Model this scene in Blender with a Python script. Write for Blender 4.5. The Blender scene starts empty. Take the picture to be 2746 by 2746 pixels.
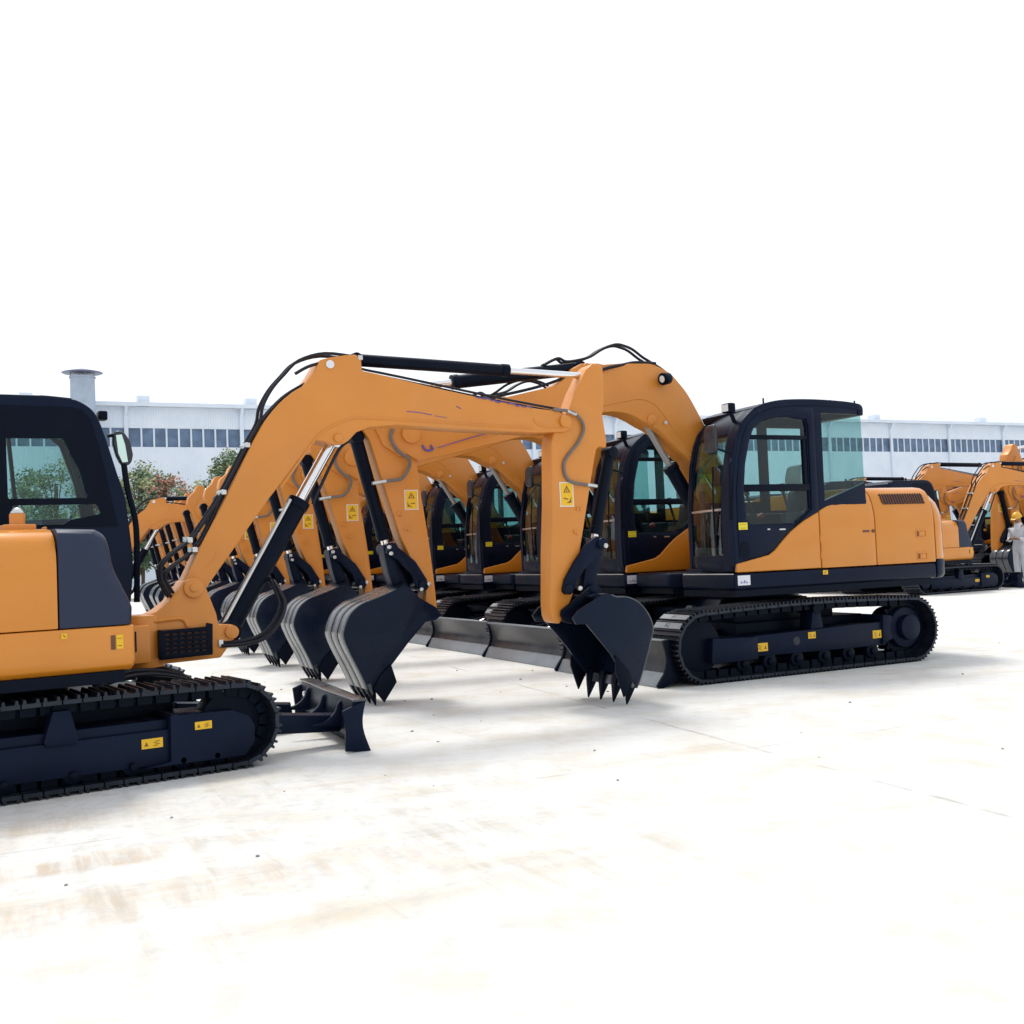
import bpy, bmesh, math, random
from mathutils import Vector, Matrix
random.seed(7)
R = math.radians
S = bpy.context.scene
COL = S.collection

# ------------------------------------------------------------------ camera
CAM_H = 1.2; ROLL = R(2.43); PITCH = math.atan((1491-1373)*math.cos(R(2.43))/2843.)
cd = bpy.data.cameras.new('camera'); cam = bpy.data.objects.new('camera', cd); COL.objects.link(cam)
cd.sensor_width = 36; cd.lens = 36*2843./2746.; cd.clip_end = 3000; cd.clip_start = .05
rt = Vector((1, 0, 0)); up = Vector((0, -math.sin(PITCH), math.cos(PITCH))); fw = Vector((0, math.cos(PITCH), math.sin(PITCH)))
ax = rt*math.cos(ROLL) - up*math.sin(ROLL); ay = rt*math.sin(ROLL) + up*math.cos(ROLL); az = -fw
m = Matrix((ax, ay, az)).transposed().to_4x4(); m.translation = (0, 0, CAM_H)
cam.matrix_world = m
S.camera = cam

# ------------------------------------------------------------------ sky, sun, exposure
SUN_EL, SUN_AZ = R(62), R(-25)          # azimuth measured from +Y towards +X
w = bpy.data.worlds.new('World'); S.world = w; w.use_nodes = True
nt = w.node_tree; nt.nodes.clear()
out = nt.nodes.new('ShaderNodeOutputWorld'); bg = nt.nodes.new('ShaderNodeBackground')
sky = nt.nodes.new('ShaderNodeTexSky'); sky.sky_type = 'NISHITA'; sky.sun_disc = False
sky.sun_elevation = SUN_EL; sky.sun_rotation = SUN_AZ; sky.dust_density = 4; sky.air_density = 1.0; sky.ozone_density = 1
hs = nt.nodes.new('ShaderNodeHueSaturation'); hs.inputs['Saturation'].default_value = .28; hs.inputs['Value'].default_value = 1.0
mx = nt.nodes.new('ShaderNodeMixRGB'); mx.inputs[0].default_value = .55; mx.inputs[2].default_value = (8.6, 9.0, 9.6, 1)
nt.links.new(sky.outputs[0], hs.inputs['Color']); nt.links.new(hs.outputs[0], mx.inputs[1]); nt.links.new(mx.outputs[0], bg.inputs[0])
bg.inputs[1].default_value = .1; nt.links.new(bg.outputs[0], out.inputs[0])
sl = bpy.data.lights.new('sun', 'SUN'); sl.energy = 1.5; sl.angle = R(14); sl.color = (1, .96, .88)
so = bpy.data.objects.new('sun', sl); COL.objects.link(so)
sd = Vector((math.sin(SUN_AZ)*math.cos(SUN_EL), math.cos(SUN_AZ)*math.cos(SUN_EL), math.sin(SUN_EL)))
so.rotation_euler = sd.to_track_quat('Z', 'Y').to_euler(); so.location = sd*60
S.view_settings.view_transform = 'Standard'; S.view_settings.look = 'None'; S.view_settings.gamma = 1
S.view_settings.use_curve_mapping = False; S.view_settings.exposure = .62
S.cycles.max_bounces = 8; S.cycles.transparent_max_bounces = 24

# ------------------------------------------------------------------ materials
def newmat(n):
    M_ = bpy.data.materials.new(n); M_.use_nodes = True
    t = M_.node_tree; return M_, t, t.nodes['Principled BSDF']
def N(t, k, **kw):
    n = t.nodes.new(k)
    for a, v in kw.items(): setattr(n, a, v)
    return n
def paint(n, col, rough=.4, var=.08, scale=3., bump=0., metal=0., spec=.5, coat=0., dust=None, dscale=2., stint=None):
    M_, t, b = newmat(n)
    tc = N(t, 'ShaderNodeTexCoord'); no = N(t, 'ShaderNodeTexNoise'); no.inputs['Scale'].default_value = scale; no.inputs['Detail'].default_value = 6
    t.links.new(tc.outputs['Object'], no.inputs['Vector'])
    mr = N(t, 'ShaderNodeMapRange'); mr.inputs[1].default_value = .3; mr.inputs[2].default_value = .7
    mr.inputs[3].default_value = 1-var; mr.inputs[4].default_value = 1+var
    t.links.new(no.outputs[0], mr.inputs[0])
    mu = N(t, 'ShaderNodeMixRGB', blend_type='MULTIPLY'); mu.inputs[0].default_value = 1; mu.inputs[1].default_value = (*col, 1)
    t.links.new(mr.outputs[0], mu.inputs[2]); last = mu.outputs[0]
    if dust:
        n2 = N(t, 'ShaderNodeTexNoise'); n2.inputs['Scale'].default_value = dscale; n2.inputs['Detail'].default_value = 9; n2.inputs['Roughness'].default_value = .7
        t.links.new(tc.outputs['Object'], n2.inputs['Vector'])
        m2 = N(t, 'ShaderNodeMapRange'); m2.inputs[1].default_value = .48; m2.inputs[2].default_value = .8; m2.inputs[4].default_value = dust[3]
        t.links.new(n2.outputs[0], m2.inputs[0])
        mm = N(t, 'ShaderNodeMixRGB'); mm.inputs[2].default_value = (*dust[:3], 1)
        t.links.new(m2.outputs[0], mm.inputs[0]); t.links.new(last, mm.inputs[1]); last = mm.outputs[0]
    t.links.new(last, b.inputs['Base Color'])
    rr = N(t, 'ShaderNodeMapRange'); rr.inputs[3].default_value = max(.03, rough-.08); rr.inputs[4].default_value = rough+.1
    t.links.new(no.outputs[0], rr.inputs[0]); t.links.new(rr.outputs[0], b.inputs['Roughness'])
    b.inputs['Metallic'].default_value = metal; b.inputs['Specular IOR Level'].default_value = spec; b.inputs['Coat Weight'].default_value = coat
    b.inputs['Coat Roughness'].default_value = .12
    if stint: b.inputs['Specular Tint'].default_value = (*stint, 1)
    if bump:
        bp = N(t, 'ShaderNodeBump'); bp.inputs['Strength'].default_value = bump; bp.inputs['Distance'].default_value = .004
        n3 = N(t, 'ShaderNodeTexNoise'); n3.inputs['Scale'].default_value = scale*25
        t.links.new(tc.outputs['Object'], n3.inputs['Vector']); t.links.new(n3.outputs[0], bp.inputs['Height']); t.links.new(bp.outputs[0], b.inputs['Normal'])
    return M_
MT = {}
MT['plastic'] = paint('slate_plastic', (.018, .025, .052), .5, .1, 4, .08, spec=.4, stint=(.75, .85, 1))
MT['orange'] = paint('orange_paint', (.64, .235, .032), .38, .05, 2.5, .05, spec=.5, dust=(.66, .42, .2, .10), dscale=3)
MT['orange_gloss'] = paint('orange_gloss_paint', (.63, .225, .016), .22, .04, 1.5, spec=.5, coat=.25, dust=(.70, .42, .16, .08), dscale=2)
MT['navy'] = paint('dark_navy_paint', (.0045, .008, .022), .34, .15, 4, .05, spec=.16, dust=(.06, .07, .09, .05), stint=(.6, .75, 1))
MT['black'] = paint('black_steel_paint', (.0022, .004, .011), .42, .2, 5, .08, spec=.12, dust=(.06, .065, .08, .05), stint=(.65, .8, 1))
MT['bucket'] = paint('bucket_paint', (.004, .008, .021), .27, .15, 4, .05, spec=.2, coat=.03, dust=(.07, .08, .09, .05), stint=(.65, .8, 1))
MT['edge'] = paint('bare_cutting_edge', (.26, .29, .32), .35, .1, 6, .05, spec=.5, metal=.2)
MT['steelgrey'] = paint('worn_grey_steel', (.028, .031, .038), .3, .12, 5, .05, spec=.4, coat=.1, dust=(.22, .22, .22, .15), dscale=5)
MT['wear'] = paint('worn_bright_steel', (.075, .083, .095), .22, .2, 8, .1, spec=.55, metal=.4, dust=(.30, .31, .33, .25), dscale=6)
MT['shoe'] = paint('track_shoe_steel', (.009, .011, .018), .22, .35, 9, .1, metal=.0, spec=.42, dust=(.13, .14, .16, .10), dscale=5, stint=(.7, .82, 1))
MT['chrome'] = paint('chromed_rod', (.8, .8, .82), .14, .02, 5, metal=1)
MT['steel_rod'] = paint('dull_rod', (.30, .29, .28), .4, .05, 5, metal=.5)
MT['hose'] = paint('hydraulic_hose', (.008, .009, .016), .5, .1, 20, spec=.3)
MT['hose_grey'] = paint('grey_sleeved_hose', (.16, .14, .13), .55, .1, 20, .2, spec=.4)
MT['zinc'] = paint('zinc_fitting', (.6, .61, .6), .3, .08, 10, metal=.8)
MT['decal'] = paint('yellow_decal', (.80, .47, .008), .4, .02, 4)
MT['decal_y'] = paint('lemon_decal', (.75, .62, .02), .4, .02, 4)
MT['decal_w'] = paint('white_decal', (.72, .74, .80), .4, .02, 4)
MT['mark'] = paint('decal_print', (.22, .10, .012), .5, .05, 4)
MT['mark_blue'] = paint('blue_print', (.1, .13, .35), .5, .05, 4)
MT['chalk'] = paint('purple_paint_marker', (.13, .085, .30), .6, .2, 30)
MT['grille'] = paint('brown_grille', (.13, .055, .035), .6, .15, 10)
MT['inside'] = paint('cab_interior_plastic', (.02, .024, .032), .6, .2, 6)
MT['seat'] = paint('seat_fabric', (.04, .05, .07), .8, .2, 12)
MT['white'] = paint('white_paint', (.75, .76, .78), .35, .03, 3)
MT['red'] = paint('red_lever', (.5, .03, .04), .4, .05, 3)
MT['lens'] = paint('lamp_lens', (.78, .80, .82), .2, .02, 4)
MT['mirror'] = paint('mirror_glass', (.62, .78, .70), .06, .01, 4, metal=.95)
MT['dark_glass'] = paint('mirror_back', (.015, .017, .025), .3, .1, 4)
def glass(n, tint, fac=1.0):
    M_, t, b = newmat(n); t.nodes.remove(b)
    tr = N(t, 'ShaderNodeBsdfTransparent'); tr.inputs[0].default_value = (*tint, 1)
    gl = N(t, 'ShaderNodeBsdfGlossy'); gl.inputs['Roughness'].default_value = .02; gl.inputs[0].default_value = (.9, .97, .95, 1)
    fr = N(t, 'ShaderNodeFresnel'); fr.inputs[0].default_value = 1.5
    tc = N(t, 'ShaderNodeTexCoord'); no = N(t, 'ShaderNodeTexNoise'); no.inputs['Scale'].default_value = 1.2
    t.links.new(tc.outputs['Object'], no.inputs['Vector'])
    bp = N(t, 'ShaderNodeBump'); bp.inputs['Strength'].default_value = .05; bp.inputs['Distance'].default_value = .05
    t.links.new(no.outputs[0], bp.inputs['Height']); t.links.new(bp.outputs[0], gl.inputs['Normal'])
    mu = N(t, 'ShaderNodeMath', operation='MULTIPLY'); mu.inputs[1].default_value = fac
    gm = N(t, 'ShaderNodeNewGeometry'); iv = N(t, 'ShaderNodeMath', operation='SUBTRACT'); iv.inputs[0].default_value = 1.0
    t.links.new(gm.outputs['Backfacing'], iv.inputs[1]); m0 = N(t, 'ShaderNodeMath', operation='MULTIPLY')
    t.links.new(fr.outputs[0], m0.inputs[0]); t.links.new(iv.outputs[0], m0.inputs[1]); t.links.new(m0.outputs[0], mu.inputs[0])
    mi = N(t, 'ShaderNodeMixShader'); t.links.new(mu.outputs[0], mi.inputs[0]); t.links.new(tr.outputs[0], mi.inputs[1]); t.links.new(gl.outputs[0], mi.inputs[2])
    t.links.new(mi.outputs[0], t.nodes['Material Output'].inputs[0]); return M_
MT['glass'] = glass('teal_tinted_glass', (.75, .875, .868), 1.0)

def ground_mat():
    M_, t, b = newmat('concrete_yard')
    tc = N(t, 'ShaderNodeTexCoord'); P = tc.outputs['Object']
    def noise(scale, det=6, rough=.55, vec=P, dist=0.):
        n = N(t, 'ShaderNodeTexNoise'); n.inputs['Scale'].default_value = scale; n.inputs['Detail'].default_value = det; n.inputs['Roughness'].default_value = rough
        n.inputs['Distortion'].default_value = dist; t.links.new(vec, n.inputs['Vector']); return n.outputs[0]
    def rng(v, a, b_, c=0., d=1.):
        n = N(t, 'ShaderNodeMapRange'); n.interpolation_type = 'SMOOTHSTEP'
        for i, x in zip((1, 2, 3, 4), (a, b_, c, d)): n.inputs[i].default_value = x
        t.links.new(v, n.inputs[0]); return n.outputs[0]
    def math_(op, a, b_=None):
        n = N(t, 'ShaderNodeMath', operation=op)
        for i, x in enumerate((a, b_)):
            if x is None: continue
            if isinstance(x, (int, float)): n.inputs[i].default_value = x
            else: t.links.new(x, n.inputs[i])
        return n.outputs[0]
    def mix(f, a, b_):
        n = N(t, 'ShaderNodeMixRGB')
        for i, x in enumerate((f, a, b_)):
            if isinstance(x, tuple): n.inputs[i].default_value = (*x, 1)
            elif isinstance(x, (int, float)): n.inputs[i].default_value = x
            else: t.links.new(x, n.inputs[i])
        return n.outputs[0]
    def rot(ang, sc=(1, 1, 1)):
        mp = N(t, 'ShaderNodeMapping'); mp.vector_type = 'TEXTURE'; mp.inputs['Rotation'].default_value = (0, 0, ang)
        t.links.new(P, mp.inputs['Vector'])
        m2 = N(t, 'ShaderNodeMapping'); m2.inputs['Scale'].default_value = sc; t.links.new(mp.outputs[0], m2.inputs['Vector']); return m2.outputs[0]
    base = mix(noise(.35, 5), (.60, .605, .60), (.72, .72, .705))
    base = mix(rng(noise(2.2, 8, .65), .44, .68), base, (.60, .575, .52))
    # rust and earth washes dragged along the slab direction
    st = noise(1., 6, .6, rot(R(25), (.22, 2.2, 1)), .4)
    low = rng(noise(.22, 3), .42, .62)
    # oval mask: wash and grey mottling grow stronger beside the left machine
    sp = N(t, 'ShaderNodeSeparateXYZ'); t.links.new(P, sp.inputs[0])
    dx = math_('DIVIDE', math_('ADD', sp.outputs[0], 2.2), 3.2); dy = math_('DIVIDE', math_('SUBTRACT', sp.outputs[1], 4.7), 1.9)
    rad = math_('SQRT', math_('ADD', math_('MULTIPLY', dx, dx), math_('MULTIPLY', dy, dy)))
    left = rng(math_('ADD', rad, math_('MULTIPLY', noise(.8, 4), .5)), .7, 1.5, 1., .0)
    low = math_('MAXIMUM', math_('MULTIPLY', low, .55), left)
    f1 = math_('MULTIPLY', rng(st, .52, .74), low)
    base = mix(math_('MULTIPLY', f1, .9), base, (.52, .45, .35))
    comb = noise(1., 5, .7, rot(R(27), (5., .35, 1)))
    f2 = math_('MULTIPLY', math_('MULTIPLY', rng(comb, .5, .7), rng(st, .40, .6)), low)
    base = mix(math_('MULTIPLY', f2, .75), base, (.43, .38, .31))
    # pale grey tyre / track scuffs
    sc = noise(1., 7, .7, rot(R(25), (.5, 2.6, 1)), .6)
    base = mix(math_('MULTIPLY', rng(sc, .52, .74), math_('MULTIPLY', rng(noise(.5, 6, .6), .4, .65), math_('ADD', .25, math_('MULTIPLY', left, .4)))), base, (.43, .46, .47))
    # comb-like print left by a crawler track, rusted, beside the left machine
    va = N(t, 'ShaderNodeSeparateXYZ'); t.links.new(rot(R(24.9)), va.inputs[0])
    for off_, wid, amt in ((4.83, .17, .85), (5.62, .20, .45), (4.15, .28, .45)):
        dv = math_('ABSOLUTE', math_('ADD', math_('SUBTRACT', va.outputs[1], off_), math_('MULTIPLY', math_('SUBTRACT', noise(1.6, 4), .5), .22)))
        teeth = rng(noise(1., 4, .65, rot(R(24.9), (11., 1.2, 1))), .42, .62, .15, 1.)
        al = rng(math_('ABSOLUTE', math_('ADD', va.outputs[0], .2)), 1.0, 2.6, 1., 0.)
        bm2 = math_('MULTIPLY', math_('MULTIPLY', rng(dv, wid*.4, wid, 1., 0.), teeth), math_('MULTIPLY', al, rng(noise(.9, 5), .35, .6)))
        base = mix(math_('MULTIPLY', bm2, amt), base, (.46, .355, .25))
    fine = noise(9., 9, .75)
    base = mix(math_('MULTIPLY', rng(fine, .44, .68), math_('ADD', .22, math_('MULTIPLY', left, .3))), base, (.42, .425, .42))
    base = mix(math_('MULTIPLY', rng(noise(30., 3), .62, .8), .35), base, (.45, .42, .38))
    # expansion joints
    wob = math_('MULTIPLY', math_('SUBTRACT', noise(1.5, 4), .5), .05)
    def joint(ang, off, spacing, width):
        v = rot(ang); sx = N(t, 'ShaderNodeSeparateXYZ'); t.links.new(v, sx.inputs[0])
        d = math_('ADD', math_('SUBTRACT', sx.outputs[1], off), wob)
        d = math_('ABSOLUTE', math_('SUBTRACT', math_('MODULO', math_('ADD', d, spacing*40.5), spacing), spacing/2))
        return rng(d, width*.35, width, 1., 0.)
    a1 = R(111.15); o1 = -math.sin(a1)*.978+math.cos(a1)*7.386
    a2 = R(24.9); o2 = -math.sin(a2)*(-1.314)+math.cos(a2)*5.111
    j = math_('MAXIMUM', joint(a1, o1, 5.2, .022), math_('MULTIPLY', joint(a2, o2, 5.2, .016), .8))
    j = math_('MULTIPLY', j, rng(noise(.8, 6, .65), .46, .62, .06, 1.))
    base = mix(math_('MULTIPLY', j, .5), base, (.25, .235, .22))
    t.links.new(base, b.inputs['Base Color']); b.inputs['Roughness'].default_value = .85; b.inputs['Specular IOR Level'].default_value = .25
    bp = N(t, 'ShaderNodeBump'); bp.inputs['Strength'].default_value = .25; bp.inputs['Distance'].default_value = .01
    t.links.new(noise(40, 4), bp.inputs['Height']); t.links.new(bp.outputs[0], b.inputs['Normal'])
    return M_
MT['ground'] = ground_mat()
def wall_mat():
    M_, t, b = newmat('corrugated_wall')
    tc = N(t, 'ShaderNodeTexCoord'); wv = N(t, 'ShaderNodeTexWave'); wv.bands_direction = 'X'; wv.inputs['Scale'].default_value = 1.55; wv.inputs['Distortion'].default_value = 0
    t.links.new(tc.outputs['Object'], wv.inputs['Vector'])
    no = N(t, 'ShaderNodeTexNoise'); no.inputs['Scale'].default_value = .5; no.inputs['Detail'].default_value = 8; t.links.new(tc.outputs['Object'], no.inputs['Vector'])
    r = N(t, 'ShaderNodeValToRGB'); r.color_ramp.elements[0].color = (.66, .73, .83, 1); r.color_ramp.elements[1].color = (.76, .82, .90, 1)
    r.color_ramp.elements[0].position = .3; r.color_ramp.elements[1].position = .7
    t.links.new(no.outputs[0], r.inputs[0]); t.links.new(r.outputs[0], b.inputs['Base Color'])
    bp = N(t, 'ShaderNodeBump'); bp.inputs['Strength'].default_value = .35; bp.inputs['Distance'].default_value = .04
    t.links.new(wv.outputs[0], bp.inputs['Height']); t.links.new(bp.outputs[0], b.inputs['Normal']); b.inputs['Roughness'].default_value = .55
    return M_
MT['wall'] = wall_mat()
MT['roof'] = paint('pale_metal_roof', (.74, .78, .83), .5, .06, .4)
MT['trim'] = paint('pale_metal_trim', (.68, .75, .84), .5, .06, .6)
MT['winglass'] = paint('blue_grey_window', (.12, .18, .28), .3, .3, 1.1, spec=.3)
MT['stack'] = paint('galvanised_stack', (.36, .43, .53), .5, .12, 1.2)
MT['stackcap'] = paint('stack_cowl', (.16, .17, .25), .5, .1, 2)
MT['bark'] = paint('bark', (.10, .075, .05), .9, .3, 6, .5)
def leaf(n, c1, c2):
    M_, t, b = newmat(n)
    g = N(t, 'ShaderNodeNewGeometry'); r = N(t, 'ShaderNodeValToRGB')
    r.color_ramp.elements[0].color = (*c1, 1); r.color_ramp.elements[1].color = (*c2, 1)
    t.links.new(g.outputs['Random Per Island'], r.inputs[0]); t.links.new(r.outputs[0], b.inputs['Base Color']); b.inputs['Roughness'].default_value = .6
    return M_
MT['leaf'] = leaf('green_leaves', (.045, .10, .055), (.15, .24, .12))
MT['leaf_y'] = leaf('yellow_green_leaves', (.20, .25, .10), (.42, .42, .20))
MT['leaf_r'] = leaf('red_new_leaves', (.34, .14, .10), (.58, .26, .20))
MT['cloth'] = paint('pale_grey_coverall', (.60, .61, .66), .85, .12, 6, .3)
MT['skin'] = paint('skin', (.30, .16, .10), .55, .1, 8)
MT['helmet'] = paint('yellow_helmet', (.75, .40, .02), .3, .03, 4)
MT['boot'] = paint('dark_boots', (.03, .03, .035), .6, .1, 6)

# ------------------------------------------------------------------ mesh helper
class MB:
    def __init__(s): s.bm = bmesh.new()
    def face(s, co):
        vs = [s.bm.verts.new(c) for c in co]
        return s.bm.faces.new(vs)
    def hull_loops(s, loops, cap=True, closed=True):
        L = [[s.bm.verts.new(c) for c in l] for l in loops]; n = len(L[0])
        for a, b in zip(L[:-1], L[1:]):
            for i in range(n if closed else n-1):
                j = (i+1) % n
                s.bm.faces.new((a[i], a[j], b[j], b[i]))
        if cap and closed: s.bm.faces.new(L[0][::-1]); s.bm.faces.new(L[-1])
        return s
    def box(s, x0, x1, y0, y1, z0, z1):
        return s.hull_loops([[(x0, y0, z0), (x1, y0, z0), (x1, y1, z0), (x0, y1, z0)], [(x0, y0, z1), (x1, y0, z1), (x1, y1, z1), (x0, y1, z1)]])
    def prism(s, p, y0, y1):      # polygon in x,z extruded along y
        return s.hull_loops([[(x, y0, z) for x, z in p], [(x, y1, z) for x, z in p]])
    def prism_z(s, p, z0, z1):
        return s.hull_loops([[(x, y, z0) for x, y in p], [(x, y, z1) for x, y in p]])
    def plate(s, outer, holes, y0, y1):
        t = bmesh.new(); es = []
        for lp in [outer]+holes:
            v = [t.verts.new((x, y0, z)) for x, z in lp]
            es += [t.edges.new((v[i], v[(i+1) % len(v)])) for i in range(len(v))]
        bmesh.ops.triangle_fill(t, use_beauty=True, use_dissolve=False, edges=es)
        r = bmesh.ops.extrude_face_region(t, geom=t.faces[:])
        bmesh.ops.translate(t, vec=(0, y1-y0, 0), verts=[g for g in r['geom'] if isinstance(g, bmesh.types.BMVert)])
        me = bpy.data.meshes.new('tmp'); t.to_mesh(me); t.free(); s.bm.from_mesh(me); bpy.data.meshes.remove(me); return s
    def cyl(s, p0, p1, r, r1=None, n=20, cap=True):
        p0, p1 = Vector(p0), Vector(p1); q = (p1-p0).normalized().to_track_quat('Z', 'Y'); r1 = r if r1 is None else r1
        ring = lambda p, rr: [p+q @ Vector((math.cos(2*math.pi*i/n)*rr, math.sin(2*math.pi*i/n)*rr, 0)) for i in range(n)]
        return s.hull_loops([ring(p0, r), ring(p1, r1)], cap)
    def tube(s, pts, r, n=8, sub=5):
        P = [Vector(p) for p in pts]; Q = []
        for i in range(len(P)-1):
            a, b, c, d = P[max(i-1, 0)], P[i], P[i+1], P[min(i+2, len(P)-1)]
            for k in range(sub):
                u = k/sub
                Q.append(.5*((2*b)+(c-a)*u+(2*a-5*b+4*c-d)*u*u+(3*b-a-3*c+d)*u**3))
        Q.append(P[-1]); loops = []; ref = None
        for i, p in enumerate(Q):
            tg = (Q[min(i+1, len(Q)-1)]-Q[max(i-1, 0)]).normalized()
            if ref is None: ref = tg.orthogonal().normalized()
            ref = (ref-tg*ref.dot(tg)).normalized(); bi = tg.cross(ref)
            loops.append([p+ref*math.cos(2*math.pi*j/n)*r+bi*math.sin(2*math.pi*j/n)*r for j in range(n)])
        return s.hull_loops(loops)
    def ribbon(s, path, y0, y1, th, fy=None):   # strip following an x,z path, thickness to the right of travel
        nrm = []
        for i in range(len(path)):
            a, b = path[max(i-1, 0)], path[min(i+1, len(path)-1)]
            d = Vector((b[0]-a[0], b[1]-a[1])).normalized(); nrm.append((d.y, -d.x))
        f = fy or (lambda y: 0)
        ys = [y0, y1] if not fy else [y0+(y1-y0)*i/6 for i in range(7)]
        loops = []
        for (x, z), (nx, nz) in zip(path, nrm):
            loops.append([(x-f(y), y, z) for y in ys]+[(x+nx*th-f(y), y, z+nz*th) for y in ys[::-1]])
        return s.hull_loops(loops)
    def xf(s, mtx): bmesh.ops.transform(s.bm, matrix=mtx, verts=s.bm.verts); return s
    def build(s, name, mat, parent=None, bev=0., seg=2, smooth=35, label=None):
        bm = s.bm; bmesh.ops.recalc_face_normals(bm, faces=bm.faces)
        if bev:
            es = [e for e in bm.edges if len(e.link_faces) == 2 and e.calc_face_angle(0) > R(28)]
            bmesh.ops.bevel(bm, geom=es, offset=bev, segments=seg, profile=.5, affect='EDGES', clamp_overlap=True)
        for f in bm.faces: f.smooth = True
        for e in bm.edges:
            if len(e.link_faces) == 2 and e.calc_face_angle(0) > R(smooth): e.smooth = False
        me = bpy.data.meshes.new(name); bm.to_mesh(me); bm.free()
        for mm in (mat if isinstance(mat, (list, tuple)) else [mat]): me.materials.append(MT[mm] if isinstance(mm, str) else mm)
        o = bpy.data.objects.new(name, me); COL.objects.link(o)
        if parent: o.parent = parent
        if label: o['label'] = label
        return o
def empty(name, loc=(0, 0, 0), rz=0):
    o = bpy.data.objects.new(name, None); COL.objects.link(o); o.location = loc; o.rotation_euler = (0, 0, rz); o.empty_display_size = .3; return o
def tag(o, label=None, cat=None, group=None, kind=None):
    for k, v in (('label', label), ('category', cat), ('group', group), ('kind', kind)):
        if v: o[k] = v
    return o
def copy_tree(o, parent=None):
    c = o.copy(); COL.objects.link(c)
    if parent: c.parent = parent
    for ch in list(o.children): copy_tree(ch, c)
    return c
def arc(cx, cz, r, a0, a1, n): return [(cx+r*math.cos(R(a0+(a1-a0)*i/n)), cz+r*math.sin(R(a0+(a1-a0)*i/n))) for i in range(n+1)]
def ell(cx, cz, a, b, n=20): return [(cx+a*math.cos(2*math.pi*i/n), cz+b*math.sin(2*math.pi*i/n)) for i in range(n)]
def rrect(x0, x1, z0, z1, r, n=4):
    return arc(x1-r, z1-r, r, 0, 90, n)+arc(x0+r, z1-r, r, 90, 180, n)+arc(x0+r, z0+r, r, 180, 270, n)+arc(x1-r, z0+r, r, 270, 360, n)

def cr2(p, sub=4):
    P = [Vector(q) for q in p]; Q = []
    for i in range(len(P)-1):
        a, b, c, d = P[max(i-1, 0)], P[i], P[i+1], P[min(i+2, len(P)-1)]
        for k in range(sub):
            u = k/sub; v = .5*((2*b)+(c-a)*u+(2*a-5*b+4*c-d)*u*u+(3*b-a-3*c+d)*u**3); Q.append((v.x, v.y))
    return Q+[tuple(p[-1])]
def each(name, mat, parent, mbs, bev=0., seg=2, xf=None):
    for b_ in mbs:
        if xf: b_.xf(xf)
        b_.build(name, mat, parent, bev=bev, seg=seg)
# a sticker lying on a side face (plane y = const), facing +y or -y, with printed marks proud of it
def sticker(x0, x1, z0, z1, y, sgn, parent, mat='decal', kind='warn', name='warning_sticker', rotm=None, label=None):
    b = MB().box(x0, x1, y, y+sgn*.003, z0, z1)
    if rotm: b.xf(rotm)
    o = b.build(name, mat, parent, label=label)
    w_, h_ = x1-x0, z1-z0; p = MB(); ya, yb = y+sgn*.003, y+sgn*.0045
    if kind == 'warn':           # triangle above, person figure strokes below
        t0 = [(x0+.2*w_, z0+.58*h_), (x0+.8*w_, z0+.58*h_), (x0+.5*w_, z0+.9*h_)]; t1 = [(x0+.33*w_, z0+.62*h_), (x0+.67*w_, z0+.62*h_), (x0+.5*w_, z0+.80*h_)]
        p.plate(t0, [t1], ya, yb); p.box(x0+.47*w_, x0+.53*w_, ya, yb, z0+.64*h_, z0+.74*h_)
        p.prism([(x0+.45*w_, z0+.12*h_), (x0+.85*w_, z0+.12*h_), (x0+.85*w_, z0+.40*h_), (x0+.72*w_, z0+.22*h_)], ya, yb)
        p.prism([(x0+.2*w_, z0+.30*h_), (x0+.6*w_, z0+.26*h_), (x0+.6*w_, z0+.31*h_), (x0+.2*w_, z0+.36*h_)], ya, yb)
    elif kind == 'bar':
        p.prism([(x0+.12*w_, z0+.25*h_), (x0+.32*w_, z0+.25*h_), (x0+.22*w_, z0+.7*h_)], ya, yb)
        for i in range(4): p.box(x0+(.55+.1*(i % 2))*w_, x0+(.75+.1*(i % 2))*w_, ya, yb, z0+(.22+.15*i)*h_, z0+(.29+.15*i)*h_)
    elif kind == 'note':
        p.box(x0+.15*w_, x0+.85*w_, ya, yb, z0+.72*h_, z0+.76*h_); p.box(x0+.2*w_, x0+.8*w_, ya, yb, z0+.2*h_, z0+.25*h_)
    elif kind == 'hook':
        p.prism([(x0+.2*w_, z0+.55*h_), (x0+.5*w_, z0+.55*h_), (x0+.5*w_, z0+.85*h_)], ya, yb); p.prism([(x0+.5*w_, z0+.2*h_), (x0+.85*w_, z0+.5*h_), (x0+.5*w_, z0+.5*h_)], ya, yb)
    elif kind == 'dots':
        for i in range(5): p.box(x0+(.2+.13*i)*w_, x0+(.27+.13*i)*w_, ya, yb, z0+.2*h_, z0+(.32+.1*(i % 3))*h_)
    if rotm: p.xf(rotm)
    p.build('sticker_print', 'mark_blue' if kind == 'dots' else 'mark', o)
    return o

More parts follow.
